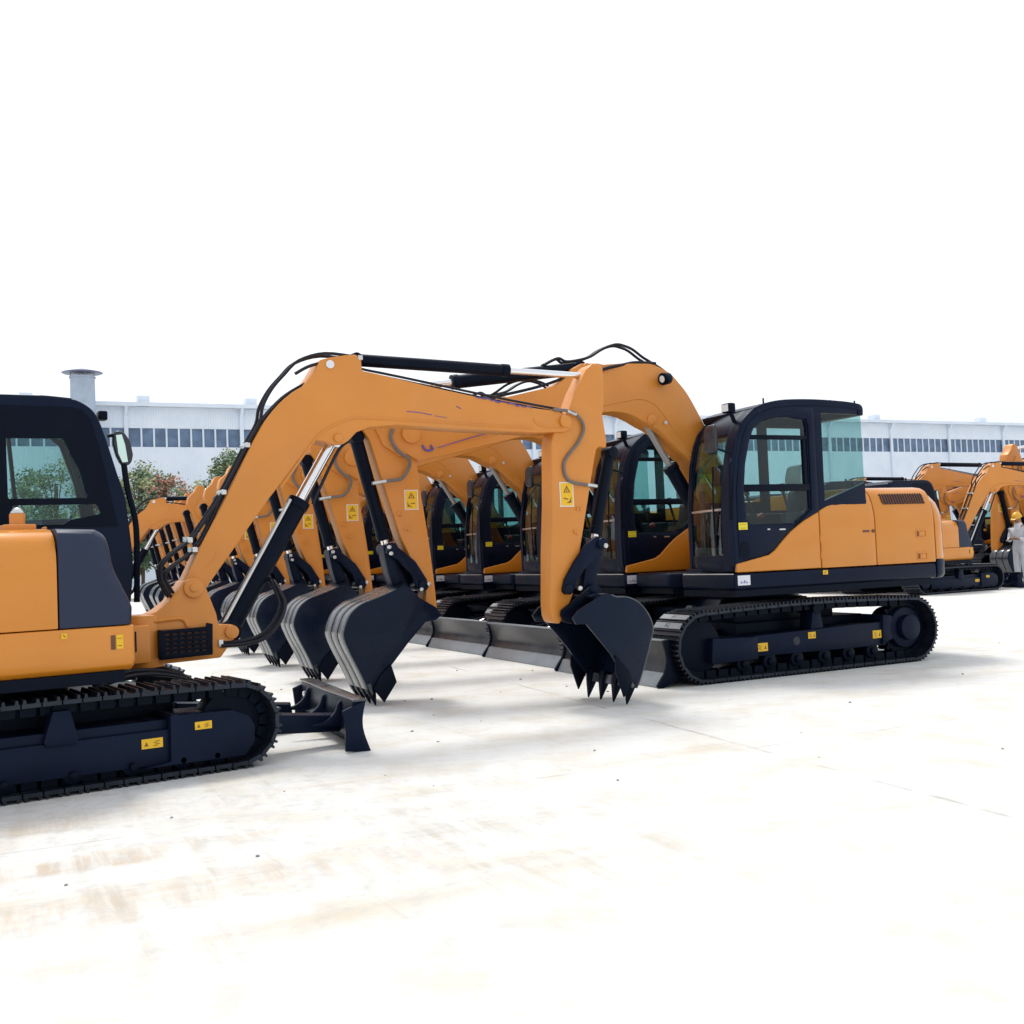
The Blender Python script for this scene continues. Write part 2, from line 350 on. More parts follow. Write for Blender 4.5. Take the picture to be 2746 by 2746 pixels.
# ------------------------------------------------------------------ crawler track
def track(parent, y0, y1, pf, rf, pr, rr, sag, pitch, grous, seed):
    """belt of shoes round front centre pf (x,z) radius rf and rear pr radius rr; y0 outer, y1 inner"""
    path = arc(pr[0], pr[1], rr, 270, 90, 28)
    n = 24
    xt = lambda u: (pr[0]+(pf[0]-pr[0])*u, (pr[1]+rr)*(1-u)+(pf[1]+rf)*u+sag*math.sin(math.pi*u))
    path += [xt(i/n) for i in range(1, n)]
    path += arc(pf[0], pf[1], rf, 90, -90, 28)
    path += [(pf[0]+(pr[0]-pf[0])*i/n, 0.0) for i in range(1, n)]
    L = [0]
    for a, b in zip(path, path[1:]+path[:1]): L.append(L[-1]+math.hypot(b[0]-a[0], b[1]-a[1]))
    tot = L[-1]; cnt = round(tot/pitch); p_ = tot/cnt
    def at(d):
        d %= tot
        for i in range(len(path)):
            if L[i+1] >= d:
                u = (d-L[i])/(L[i+1]-L[i]+1e-9); a, b = path[i], path[(i+1) % len(path)]
                return Vector((a[0]+(b[0]-a[0])*u, a[1]+(b[1]-a[1])*u))
    mb = MB(); lk = MB(); ya, yb = min(y0, y1), max(y0, y1); ym = (ya+yb)/2
    gh = .022
    for k in range(cnt):
        c = at((k+.5)*p_); a = at((k+.5)*p_-.04); b = at((k+.5)*p_+.04); tg = (b-a).normalized(); nr = Vector((-tg.y, tg.x))
        # outward normal: path runs clockwise seen from -y (rear arc up, top forward) -> left side is outward
        def q(u, h): v = c+tg*u+nr*h; return (v.x, max(v.y, .001))
        h = p_*.46
        mb.prism([q(-h, -.045), q(h, -.045), q(h, -gh), q(-h, -gh)], ya, yb)
        for g in range(grous):
            u = -h+.012+(2*h-.03)*g/max(grous-1, 1)
            mb.prism([q(u-.007, -gh-.001), q(u+.013, -gh-.001), q(u+.009, 0), q(u-.002, 0)], ya+.004, yb-.004)
        for s_ in (-.07, .07):
            lk.prism([q(-h*.82, -.105), q(h*.82, -.105), q(h*.9, -.046), q(-h*.9, -.046)], ym+s_-.018, ym+s_+.018)
    t = mb.build('track', 'shoe', parent)
    lk.build('track_chain', 'black', t)
    return t
def disc(cx, cz, r, y0, y1, n=28):
    return MB().cyl((cx, y0, cz), (cx, y1, cz), r, n=n)
def gear(cx, cz, r, y0, y1, teeth):
    p = []
    for i in range(teeth):
        a = 2*math.pi*i/teeth
        for da, rr in ((-.09, r-.035), (-.045, r), (.045, r), (.09, r-.035)): p.append((cx+rr*math.cos(a+da), cz+rr*math.sin(a+da)))
    return MB().prism(p, y0, y1)
def ram(parent, name, p0, p1, frac, rb, rr, barrel_mat='black', eye=True, rod='chrome'):
    """hydraulic cylinder: barrel from p0 over frac of the length, rod to p1"""
    p0, p1 = Vector(p0), Vector(p1); pm = p0.lerp(p1, frac); d = (p1-p0).normalized()
    b = MB().cyl(p0, pm, rb, n=22); b.cyl(pm-d*.05, pm+d*.012, rb*1.1, n=22)
    if eye:
        b.cyl(p0-Vector((0, rb*1.1, 0)), p0+Vector((0, rb*1.1, 0)), rb*1.05, n=18)
    o = b.build(name, barrel_mat, parent, bev=.004)
    r = MB().cyl(pm, p1, rr, n=18); r.cyl(p1-Vector((0, rb, 0)), p1+Vector((0, rb, 0)), rr*1.5, n=16)
    r.build('piston_rod', rod, o)
    return o
def bucket(parent, side, teeth_line, cutter, yn, yf, ears, ribs_near, ntooth, tip, root):
    """side: outer back curve (top to lip) then mouth edge; side[0:nb] is the curved back"""
    back, mouth = side; back = cr2(back, 4)
    b = MB(); poly = back+mouth
    for y in (yn, yf):
        s_ = -1 if y == max(yn, yf) else 1
        b.prism(poly, y, y+s_*.022)
    b.ribbon(back, min(yn, yf)+.001, max(yn, yf)-.001, .02)
    o = b.build('bucket', 'bucket', parent, bev=.003)
    for (ya, yb) in ribs_near: MB().ribbon(back[6:], ya, yb, -.010).build('wear_strip', 'wear', o, bev=.002)
    for y in (yn, yf):
        s_ = 1 if y == max(yn, yf) else -1
        MB().prism(cutter, y, y+s_*.02).build('side_cutter', 'black', o, bev=.003)
    for y in (-.13, .105): MB().prism(ears, y, y+.025).build('bucket_ear', 'black', o, bev=.004)
    lo, hi = min(yn, yf), max(yn, yf)
    lip = MB().prism(teeth_line, lo, hi).build('bucket_lip', 'wear', o, bev=.003)
    tr = Vector(tip)-Vector(root); nn = Vector((-tr.y, tr.x)).normalized()
    for i in range(ntooth):
        yc = lo+.045+(hi-lo-.09)*i/(ntooth-1)
        f = lambda c, hw, hh: [(c.x+nn.x*hh, yc-hw, c.y+nn.y*hh), (c.x+nn.x*hh, yc+hw, c.y+nn.y*hh), (c.x-nn.x*hh, yc+hw, c.y-nn.y*hh), (c.x-nn.x*hh, yc-hw, c.y-nn.y*hh)]
        rv = Vector(root); tv = Vector(tip)
        MB().hull_loops([f(rv-tr*.3, .036, .036), f(rv.lerp(tv, .15), .034, .034), f(rv.lerp(tv, .5), .024, .022), f(tv, .007, .004)]).build('bucket_tooth', 'black', o, bev=.003)
    return o

# ------------------------------------------------------------------ excavator with the wave-shaped side (row on the right)
def make_midi():
    root = empty('excavator')
    # --- undercarriage
    for sgn in (1, -1):
        yo, yi = 1.1*sgn, .66*sgn
        t = track(root, yo, yi, (1.47, .325), .325, (-1.0, .325), .325, .03, .135, 3, 1)
        if sgn == 1: near_track = t
        fm = MB().prism([(-.72, .18), (.88, .19), (.89, .38), (-.69, .41)], .70*sgn, 1.0*sgn)
        fm.prism([(.86, .17), (1.38, .165), (1.36, .39), (.92, .375), (.86, .38)], .72*sgn, 1.03*sgn)
        fm.prism([(-.66, .19), (-.80, .24), (-.80, .46), (-.68, .48)], .72*sgn, 1.02*sgn)
        fo = fm.build('track_frame', 'navy', t, bev=.008)
        MB().prism([(.05, .40), (.2, .395), (.17, .56), (.08, .56)], .82*sgn, .99*sgn).build('carrier_bracket', 'navy', t, bev=.006)
        disc(.12, .585, .05, .75*sgn, 1.0*sgn).build('carrier_roller', 'black', t)
        idl = disc(1.47, .325, .25, .80*sgn, .95*sgn)
        idl.build('idler', 'black', t, bev=.01)
        gear(-1.0, .325, .285, .82*sgn, .94*sgn, 17).build('sprocket', 'black', t)
        hb = disc(-.99, .335, .2, .7*sgn, 1.0*sgn); hb.cyl((-.99, 1.0*sgn, .335), (-.99, 1.07*sgn, .335), .125)
        hb.build('final_drive', 'navy', t, bev=.01)
        for x in (-.55, -.25, .05, .38, .70, 1.0):
            r_ = disc(x, .135, .075, .75*sgn, .99*sgn, 18); r_.cyl((x, .99*sgn, .135), (x, 1.02*sgn, .135), .035, n=12)
            r_.build('track_roller', 'black', t, bev=.006)
        # shade inside the frame hole painted as a dark disc, then stickers
        disc(.39, .30, .04, 1.0*sgn, 1.003*sgn, 20).build('frame_hole_shade', 'inside', t)
        sticker(.73, .86, .235, .31, 1.0*sgn, sgn, t, kind='bar'); sticker(.16, .25, .31, .37, 1.0*sgn, sgn, t, kind='bar'); sticker(-.66, -.55, .255, .33, 1.0*sgn, sgn, t, kind='bar')
    c = MB().box(-.72, .85, -.7, .7, .28, .48); c.box(-.35, .85, -.69, .69, .48, .60); c.prism([(-.3, .55), (.75, .55), (.6, .68), (-.2, .68)], -.5, .5)
    cf = c.build('centre_frame', 'black', root, bev=.01)
    MB().cyl((.1, 0, .66), (.1, 0, .82), .48, n=36).build('slew_ring', 'black', root, bev=.01)
    # --- blade
    sec = cr2([(1.865, .40), (1.832, .33), (1.815, .26), (1.818, .19), (1.85, .11)], 3)+cr2([(1.81, .11), (1.775, .19), (1.77, .26), (1.79, .33), (1.825, .40)], 3)
    b = MB().prism(sec, -.87, .98).build('dozer_blade', 'steelgrey', root, bev=.004)
    MB().prism([(1.82, .135), (1.86, .12), (1.925, .004), (1.89, .004)], -.87, .98).build('cutting_edge', 'edge', b, bev=.004)
    for y in (-.90, .98): MB().prism(cr2([(1.87, .405), (1.80, .405), (1.72, .20), (1.70, .12), (1.73, .06), (1.89, .0), (1.95, .02), (1.87, .12), (1.835, .22), (1.85, .32)], 2), y, y+.03).build('end_plate', 'black', b, bev=.003)
    MB().box(1.80, 1.872, -.87, .98, .402, .414).build('top_bar', 'edge', b, bev=.003)  # added pale strip: highlight along the blade's top edge put into colour
    for y in (-.48, .40): MB().prism([(1.78, .15), (1.78, .32), (1.2, .40), (.8, .42), (.8, .28), (1.2, .26)], y, y+.09).build('blade_arm', 'black', b, bev=.008)
    ram(b, 'blade_cylinder', (1.0, .22, .60), (1.78, .22, .30), .6, .045, .025, 'steelgrey')
    MB().prism([(1.12, .60), (1.24, .63), (1.36, .51), (1.24, .49)], .40, .44).build('step_plate', 'edge', b, bev=.003)
    for a_, tx in ((38, 'A2'), (56, 'A1')):     # shoes with painted marks at the front of the near track
        n_ = Vector((math.cos(R(a_)), 0, math.sin(R(a_)))); u_ = Vector((-n_.z, 0, n_.x)); c_ = Vector((1.47, 0, .325))+n_*.328
        q_ = lambda y, k, h: tuple(c_+u_*k+n_*h+Vector((0, y, 0)))
        ps = MB().hull_loops([[q_(.68, -.03, -.004), q_(1.08, -.03, -.004), q_(1.08, .03, -.004), q_(.68, .03, -.004)], [q_(.68, -.03, .003), q_(1.08, -.03, .003), q_(1.08, .03, .003), q_(.68, .03, .003)]]).build('painted_shoe', 'edge', near_track)
        tcu = bpy.data.curves.new('shoe_mark', 'FONT'); tcu.body = tx; tcu.size = .065; tcu.align_x = 'CENTER'; tcu.align_y = 'CENTER'; tmp = bpy.data.objects.new('shoe_mark', tcu); me_ = bpy.data.meshes.new_from_object(tmp); bpy.data.objects.remove(tmp); me_.materials.clear(); me_.materials.append(MT['inside'])
        to = bpy.data.objects.new('shoe_mark', me_); COL.objects.link(to); to.parent = near_track
        mm_ = Matrix((Vector((0, 1, 0)), u_, n_)).transposed().to_4x4(); mm_.translation = c_+n_*.0045+Vector((0, .88, 0)); to.matrix_local = mm_
    # --- platform
    pts = [(1.06, .16), (1.06, 1.0), (-1.46, 1.0), (-1.46, -1.0), (.85, -1.0), (.9, -.3), (.6, -.2), (.6, .1)]
    sk = MB().prism_z(pts, .80, .955)
    skirt = sk.build('side_skirt', 'navy', root, bev=.03, seg=3)
    MB().prism_z([(1.045, .17), (1.05, .98), (-1.4, .98), (-1.4, -.98), (.8, -.98), (.85, -.3), (.55, -.2), (.55, .12)], .74, .80).build('platform_base', 'black', root)
    MB().box(1.06, 1.066, .2, .98, .945, .955).build('sill_strip', 'zinc', skirt)
    sticker(.89, 1.03, .845, .935, 1.0, 1, skirt, 'decal_w', 'dots', 'spec_label'); sticker(-.03, .03, .90, .94, 1.0, 1, skirt, 'decal', 'hook')
    # --- orange panels
    wave = [(.04, .962), (1.03, .962), (1.03, 1.04), (.65, 1.11), (.58, 1.15), (.48, 1.24), (.38, 1.32), (.30, 1.37), (.22, 1.415), (.12, 1.46), (.04, 1.495)]
    p1 = MB().prism(wave, .955, 1.0).build('front_panel', 'orange_gloss', root, bev=.012, seg=3)
    door = [(-.655, .962), (.03, .962), (.03, 1.50), (-.06, 1.535), (-.15, 1.57), (-.28, 1.61), (-.39, 1.64), (-.50, 1.675), (-.58, 1.695), (-.655, 1.705)]
    p2 = MB()
    def shoulder(x, t_): return [(x, 1.0, .962), (x, 1.0, 1.42)]+[(x, y, z) for y, z in ((.99, 1.50), (.965, 1.57), (.925, 1.63), (.87, 1.675), (.80, 1.70))]
    # door: follows the wave on top, rounded over at the rear
    dl = []
    for x, zt in [(.03, 1.50), (-.06, 1.535), (-.15, 1.57), (-.28, 1.61), (-.39, 1.645), (-.50, 1.675), (-.58, 1.695), (-.655, 1.705)]:
        k = (zt-1.42)/(1.705-1.42); sh_ = max(0, (.03-x)/.685)
        dl.append([(x, .72, .962), (x, 1.0, .962), (x, 1.0, 1.40)]+[(x, 1.0-(1.0-y)*sh_, 1.42+(z-1.42)*k) for y, z in ((.993, 1.48), (.975, 1.56), (.945, 1.635), (.905, 1.685), (.85, 1.715))]+[(x, .72, 1.42+(1.725-1.42)*k)])
    p2.hull_loops(dl)
    p2 = p2.build('engine_door', 'orange_gloss', root, bev=.006)
    MB().box(-.58, -.50, .999, 1.006, 1.285, 1.305).build('door_lock', 'grille', p2); MB().cyl((-.63, .995, 1.295), (-.63, 1.008, 1.295), .017).build('door_lock', 'grille', p2)
    MB().cyl((.035, 1.0, 1.2), (.035, 1.0, 1.27), .012, n=10).build('hinge', 'orange_gloss', p2); MB().cyl((.035, 1.0, 1.05), (.035, 1.0, 1.12), .012, n=10).build('hinge', 'orange_gloss', p2)
    prof = [(1.0, .962), (1.0, 1.40), (.993, 1.48), (.975, 1.56), (.945, 1.635), (.905, 1.685), (.85, 1.715), (.76, 1.73), (.55, 1.735)]
    full = prof+[(-y, z) for y, z in prof[::-1]]
    hood = MB().hull_loops([[(x, y, z) for y, z in full] for x in (-.668, -1.0, -1.40, -1.452)]).build('engine_hood', 'orange_gloss', root, bev=.008)
    # vent lying on the shoulder of the hood
    def on_sh(u):
        P = [(.978, 1.55), (.966, 1.585), (.953, 1.615), (.930, 1.655)]
        i = min(int(u*3), 2); f_ = u*3-i; return P[i][0]+(P[i+1][0]-P[i][0])*f_, P[i][1]+(P[i+1][1]-P[i][1])*f_
    v = MB(); vs = MB()
    for a_, b_ in ((0, 1/3), (1/3, 2/3), (2/3, .95)):
        ya, za = on_sh(a_); yb, zb = on_sh(b_)
        v.face([(-.80-.0, ya+.003, za+.003), (-1.36, ya+.003, za+.003), (-1.34, yb+.003, zb+.003), (-.78, yb+.003, zb+.003)])
        for i in range(17):
            x = -.80-.034*i
            vs.hull_loops([[(x, ya+.003, za+.003), (x-.012, ya+.003, za+.003), (x-.012, ya+.012, za+.012), (x, ya+.012, za+.012)], [(x+.012, yb+.003, zb+.003), (x, yb+.003, zb+.003), (x, yb+.012, zb+.012), (x+.012, yb+.012, zb+.012)]])
    vo = v.build('air_vent', 'inside', hood); vs.build('vent_slat', 'grille', vo)
    for z0 in (1.21, .985):
        MB().plate(rrect(-1.335, -1.195, z0, z0+.085, .015), [rrect(-1.325, -1.205, z0+.01, z0+.075, .012)], 1.0, 1.005).build('latch', 'orange', hood)
        MB().box(-1.30, -1.23, 1.0, 1.012, z0+.018, z0+.06).build('latch_handle', 'orange', hood, bev=.004)
        MB().box(-1.225, -1.205, 1.0, 1.003, z0+.015, z0+.07).build('latch_recess_shade', 'grille', hood)  # thin brown plate paints the shade of the latch recess
    plan = [(-1.465, 1.0), (-1.55, .985), (-1.63, .94), (-1.70, .86), (-1.76, .72), (-1.80, .45), (-1.82, 0)]
    plan = plan+[(x, -y) for x, y in plan[::-1][1:]]
    def ring(ins, z): return [(x+ins if x < -1.5 else x, y*(1-ins*.9), z) for x, y in plan]
    cw = MB().hull_loops([ring(0, .995), ring(0, 1.35), ring(.012, 1.46), ring(.04, 1.56), ring(.085, 1.63), ring(.14, 1.68), ring(.20, 1.705)])
    cwo = cw.build('counterweight', 'orange_gloss', root, bev=.006)
    MB().hull_loops([ring(.02, .80), ring(.0, .83), ring(-.005, .985)]).build('rear_bumper', 'navy', root, bev=.01)
    # right-hand tank cover, boom mount
    MB().prism([(-.65, .96), (.05, .96), (.05, 1.2), (-.1, 1.45), (-.25, 1.5), (-.65, 1.5)], -1.0, -.36).build('tank_cover', 'orange_gloss', root, bev=.04, seg=3)
    MB().prism([(-.3, .80), (.55, .80), (.50, 1.0), (.32, 1.24), (.08, 1.24), (-.1, 1.0)], -.20, .14).build('boom_mount', 'black', root, bev=.01)
    # --- cab
    fyc = lambda y: .13*max(0, (.86-y)/.70)**2+.05*max(0, (y-.93)/.07)**2
    side = cr2([(1.045, 1.02), (1.06, 1.06), (1.065, 1.35), (1.06, 1.59), (1.035, 1.83), (1.0, 2.01), (.955, 2.19), (.90, 2.30), (.83, 2.39), (.71, 2.48), (.56, 2.53), (.35, 2.56), (.01, 2.57), (-.35, 2.56), (-.52, 2.545), (-.57, 2.53), (-.588, 2.50), (-.58, 2.44)], 3)+[ (-.075, 2.445), (-.065, 1.60), (-.585, 1.77), (-.59, .98), (.4, .98)]
    doorw = [(.835, 1.40), (.875, 1.45), (.89, 1.70), (.86, 1.95), (.80, 2.17), (.745, 2.28), (.66, 2.345), (.5, 2.385), (.36, 2.395), (.13, 2.37), (.115, 2.3), (.125, 1.53), (.31, 1.395)]
    cab = MB().plate(side, [doorw], .93, .975)
    far_hole1 = [(.88, 1.64), (.88, 1.7), (.78, 2.2), (.65, 2.36), (.36, 2.41), (.05, 2.40), (.05, 1.64)]
    far_hole2 = [(-.05, 1.55), (-.05, 2.40), (-.52, 2.40), (-.52, 1.55)]
    farside = [(.95, .98), (.95, 1.59), (.90, 2.01), (.85, 2.19), (.79, 2.32), (.65, 2.46), (.56, 2.52), (.35, 2.555), (.01, 2.565), (-.51, 2.545), (-.585, 2.51), (-.59, .98)]
    cab.plate(farside, [far_hole1, far_hole2], .16, .20)
    fpath = [(1.045, .97), (1.06, 1.06), (1.065, 1.35), (1.06, 1.59), (1.035, 1.83), (1.0, 2.01), (.955, 2.19), (.90, 2.30), (.83, 2.39), (.71, 2.48)]
    fpath = cr2(fpath, 3)
    cab.ribbon(fpath, .845, .985, -.05, fyc); cab.ribbon(fpath, .16, .235, -.05, fyc)
    cab.ribbon([(1.045, .965), (1.06, 1.055), (1.062, 1.12)], .235, .845, -.05, fyc)
    cab.ribbon(cr2([(.93, 2.24), (.90, 2.30), (.83, 2.39), (.71, 2.48)], 3), .235, .845, -.048, fyc)
    cab.ribbon(cr2([(.72, 2.478), (.56, 2.532), (.35, 2.563), (.01, 2.574), (-.35, 2.564), (-.525, 2.548), (-.585, 2.53), (-.605, 2.49), (-.60, 2.43)], 3), .16, .982, -.06)
    # rear wall frame
    cab.box(-.595, -.555, .16, .22, .98, 2.5); cab.box(-.595, -.555, .16, .97, .98, 1.60)
    cab.box(-.55, 1.0, .17, .96, .965, 1.0)
    cabo = cab.build('cab', 'navy', root, bev=.010, seg=2)
    # door seam / raised frame round the door
    outer = [(.985, 1.08), (.99, 1.40), (.985, 1.70), (.945, 1.98), (.885, 2.2), (.82, 2.33), (.70, 2.425), (.52, 2.475), (.35, 2.492), (.03, 2.492), (.028, 1.50), (.22, 1.42), (.4, 1.32), (.6, 1.15), (.75, 1.10)]
    inner = [(.835+.012, 1.385), (.887, 1.45), (.902, 1.70), (.872, 1.955), (.812, 2.18), (.753, 2.29), (.665, 2.358), (.5, 2.398), (.36, 2.408), (.12, 2.382), (.103, 2.3), (.113, 1.525), (.31, 1.38)]
    dr = MB().plate(outer, [inner], .976, .992).build('cab_door', 'navy', cabo, bev=.008)
    each('window_bar', 'black', cabo, [MB().box(.10, .90, .94, .985, 1.70, 1.765), MB().box(.11, .83, .94, .982, 2.185, 2.225), MB().box(.13, .17, .94, .978, 1.765, 2.185)], .006)
    MB().prism(ell(.925, 1.165, .052, .08), .992, .996).build('speaker_grille', 'black', cabo)
    MB().box(.45, .52, .99, 1.0, 1.335, 1.348).build('door_handle', 'zinc', cabo); MB().box(.63, .66, .99, 1.0, 1.34, 1.352).build('door_handle', 'zinc', cabo)
    # glass
    MB().prism(doorw, .955, .959).build('door_window', 'glass', cabo)
    q = [(-.075, 2.44), (-.585, 2.44), (-.59, 1.77), (-.068, 1.605)]
    MB().prism(q, .958, .963).build('rear_side_window', 'glass', cabo)
    MB().box(-.59, -.586, .22, .958, 1.60, 2.5).build('rear_window', 'glass', cabo)
    gp = [(1.045, 1.10), (1.05, 1.35), (1.045, 1.59), (1.02, 1.83), (.985, 2.01), (.94, 2.19), (.90, 2.27)]
    MB().ribbon(gp, .225, .86, .004, fyc).build('front_window', 'glass', cabo)
    MB().prism(far_hole1, .175, .179).build('side_window', 'glass', cabo); MB().prism(far_hole2, .175, .179).build('side_window', 'glass', cabo)
    MB().ribbon([(1.058, 1.535), (1.056, 1.555)], .23, .85, -.02, fyc).build('window_rail', 'zinc', cabo)
    # interior
    s_ = MB().box(-.20, .36, .34, .80, 1.22, 1.36); s_.prism([(-.22, 1.34), (-.06, 1.34), (-.13, 1.74), (-.26, 1.74)], .36, .78)
    s_.build('seat', 'seat', cabo, bev=.04, seg=3)
    k = MB().box(-.25, .35, .24, .34, 1.0, 1.52); k.box(-.25, .35, .80, .90, 1.0, 1.5); k.box(.8, .98, .28, .88, 1.0, 1.2); k.box(.86, .9, .28, .36, 1.1, 1.75)
    k.box(-.3, .2, .32, .82, 1.0, 1.2)
    k.build('console', 'inside', cabo, bev=.02)
    lv = MB()
    for y in (.30, .84): lv.cyl((.25, y, 1.48), (.32, y, 1.70), .014, n=10); lv.cyl((.32, y, 1.70), (.33, y, 1.78), .026, n=12)
    for y in (.5, .64): lv.cyl((.75, y, 1.05), (.72, y, 1.5), .014, n=10)
    lv.build('control_lever', 'inside', cabo)
    MB().cyl((.40, .60, 1.47), (.42, .60, 1.50), .03).build('lever_knob', 'red', cabo)
    MB().box(.72, .745, .33, .62, 1.8, 1.99).build('monitor', 'inside', cabo, bev=.01)
    sticker(.62, .80, 1.84, 1.93, .17, 1, cabo, 'decal', 'none', 'window_notice')
    sticker(.885, .985, 1.35, 1.415, .993, 1, cabo, 'decal_y', 'note', 'door_label')
    MB().prism([(-.13, 1.75), (-.05, 1.77), (-.03, 1.84), (-.07, 1.97), (-.14, 1.99), (-.22, 1.97), (-.24, 1.76)], .44, .68).build('headrest', 'white', cabo, bev=.025, seg=3)
    # lamp, mirror, roof pins, wiper
    l = MB().box(.88, .96, .79, .91, 2.44, 2.53).build('work_lamp', 'black', cabo, bev=.015)
    MB().box(.962, .966, .802, .898, 2.453, 2.517).build('lamp_lens', 'lens', l); MB().cyl((.86, .85, 2.36), (.90, .85, 2.45), .02, n=10).build('lamp_stem', 'black', l)
    mi = MB(); mi.hull_loops([[(1.00+.035*math.cos(a*.3927), .30+.0*a+.075*math.cos(a*.3927), 0) for a in range(2)]]*0 or [[(1.0, .26, 2.06), (1.03, .26, 2.06), (1.03, .38, 2.06), (1.0, .38, 2.06)], [(1.0, .24, 2.10), (1.05, .24, 2.10), (1.05, .40, 2.10), (1.0, .40, 2.10)], [(1.0, .24, 2.28), (1.05, .24, 2.28), (1.05, .40, 2.28), (1.0, .40, 2.28)], [(1.0, .26, 2.33), (1.03, .26, 2.33), (1.03, .38, 2.33), (1.0, .38, 2.33)]])
    mo = mi.xf(Matrix.Translation((.09, .50, .0))).build('mirror', 'dark_glass', cabo, bev=.02, seg=3)
    MB().tube([(.98, .95, 2.05), (1.06, .86, 2.10), (1.12, .76, 2.15)], .010).build('mirror_arm', 'black', mo)
    for x, y in ((.55, .9), (-.25, .92), (-.56, .92)): MB().cyl((x, y, 2.52), (x, y, 2.582), .008, n=8).build('roof_pin', 'black', cabo)
    MB().tube([(1.075, .78, 1.13), (1.09, .77, 1.5), (1.05, .74, 1.95)], .008).build('wiper', 'black', cabo)
    MB().tube([(1.02, .955, 1.45), (1.06, .99, 1.5), (1.05, .99, 1.9), (1.0, .96, 2.0)], .011).build('grab_rail', 'black', cabo)
    # --- boom
    bp = [(3.86, 2.35), (3.80, 2.43), (3.70, 2.46), (3.28, 2.56), (2.89, 2.64), (2.34, 2.77), (2.2, 2.86), (2.15, 2.94), (2.05, 2.99), (1.87, 3.0), (1.81, 2.99), (1.62, 3.01), *cr2([(1.32, 3.02), (1.23, 3.01), (1.06, 2.94), (.96, 2.85), (.86, 2.74), (.77, 2.60), (.70, 2.48)], 3), (.45, 2.0), (.2, 1.5), (.02, 1.22), (.05, 1.06), (.2, 1.02), (.32, 1.1), (.55, 1.55), *cr2([(.85, 2.06), (1.03, 2.21), (1.14, 2.31), (1.22, 2.37), (1.37, 2.44), (1.46, 2.485), (1.6, 2.53), (1.83, 2.53), (2.2, 2.43)], 3), (2.75, 2.28), (3.19, 2.18), (3.72, 2.06), (3.84, 2.12), (3.88, 2.24)]
    bo = MB().prism(bp, -.13, .13); boom = bo.build('boom', 'orange', root, bev=.010, seg=2)
    rg = MB()
    ridge = [(3.7, 2.16), (3.2, 2.26), (2.75, 2.36), (2.2, 2.51), (1.81, 2.60), (1.61, 2.64), (1.41, 2.67), (1.25, 2.62), (1.15, 2.52), (1.0, 2.33), (.8, 2.05)]
    each('weld_ridge', 'orange', boom, [MB().tube([(x, y, z) for x, z in ridge], .008, 6) for y in (.13, -.13)]); rg.bm.free()
    each('pin_boss', 'orange', boom, [MB().cyl((3.80, -.16, 2.30), (3.80, .16, 2.30), .085, n=24), MB().cyl((2.0, -.15, 2.95), (2.0, .15, 2.95), .045), MB().cyl((1.30, -.15, 2.47), (1.30, .15, 2.47), .05)], .006)
    MB().cyl((1.15, .15, 2.44), (1.15, .158, 2.44), .018).build('grease_fitting', 'zinc', boom)
    lb = MB().cyl((1.14, .13, 2.87), (1.17, .20, 2.87), .02, n=10); lb.cyl((1.12, .20, 2.87), (1.21, .22, 2.855), .055, .062, 16)
    lo = lb.build('boom_lamp', 'black', boom, bev=.006); MB().cyl((1.211, .22, 2.855), (1.216, .2205, 2.854), .034, n=16).build('lamp_lens', 'lens', lo)
    hl = []
    for dy in (-.04, .04):
        hl.append(MB().tube([(2.40, dy*.6, 2.98), (2.25, dy*.6, 3.05), (2.17, dy, 3.02), (2.03, dy, 3.04), (1.9, dy, 3.08), (1.76, dy, 3.16), (1.61, dy, 3.21), (1.51, dy, 3.20), (1.42, dy, 3.17), (1.31, dy, 3.10), (1.21, dy, 3.05), (1.06, dy, 2.97), (.93, dy, 2.85), (.7, dy, 2.52), (.4, dy, 1.98), (.15, dy, 1.5)], .014, 8, 4))
    hl.append(MB().tube([(1.89, .14, 2.92), (1.76, .14, 2.96), (1.6, .12, 2.995), (1.43, .10, 3.03), (1.2, .1, 3.03)], .016))
    hl.append(MB().tube([(2.10, .05, 2.90), (2.44, .05, 2.78), (2.85, .05, 2.68), (3.3, .05, 2.59), (3.8, .05, 2.47)], .014))
    hl.append(MB().tube([(2.17, -.05, 3.0), (2.3, -.05, 2.92), (2.55, -.05, 2.86), (2.75, -.05, 2.80), (2.98, -.05, 2.67), (3.4, -.05, 2.58)], .012))
    each('hydraulic_hose', 'hose', boom, hl)
    MB().tube([(3.62, .145, 2.40), (3.45, .146, 2.44), (3.42, .146, 2.43)], .005).build('marker_stroke', 'chalk', boom)
    ms = MB(); ms.tube([(3.70, .142, 2.20), (3.66, .142, 2.155), (3.60, .142, 2.165), (3.62, .142, 2.20)], .010, 6); ms.tube([(3.55, .142, 2.18), (3.2, .142, 2.28), (3.0, .142, 2.33)], .004, 6)
    ms.build('marker_stroke', 'chalk', boom)
    ram(root, 'stick_cylinder', (2.02, 0, 2.965), (4.0, 0, 2.70), .66, .062, .034)
    ram(root, 'boom_cylinder', (.36, 0, .98), (1.30, 0, 2.47), .70, .072, .033, rod='steel_rod')
    # --- arm
    ap = [(3.60, .74), (3.66, .69), (3.72, .76), (3.70, .93), (3.92, 1.42), (4.06, 1.9), (4.16, 2.25), (4.22, 2.34), (4.25, 2.45), (4.22, 2.58), (4.11, 2.68), (4.075, 2.76), (4.04, 2.80), (3.98, 2.81), (3.93, 2.78), (3.86, 2.64), (3.80, 2.5), (3.745, 2.2), (3.735, 2.02), (3.715, 1.8), (3.685, 1.6), (3.645, 1.29), (3.61, .9)]
    arm = MB().prism(ap, -.10, .10).build('arm', 'orange', root, bev=.010)
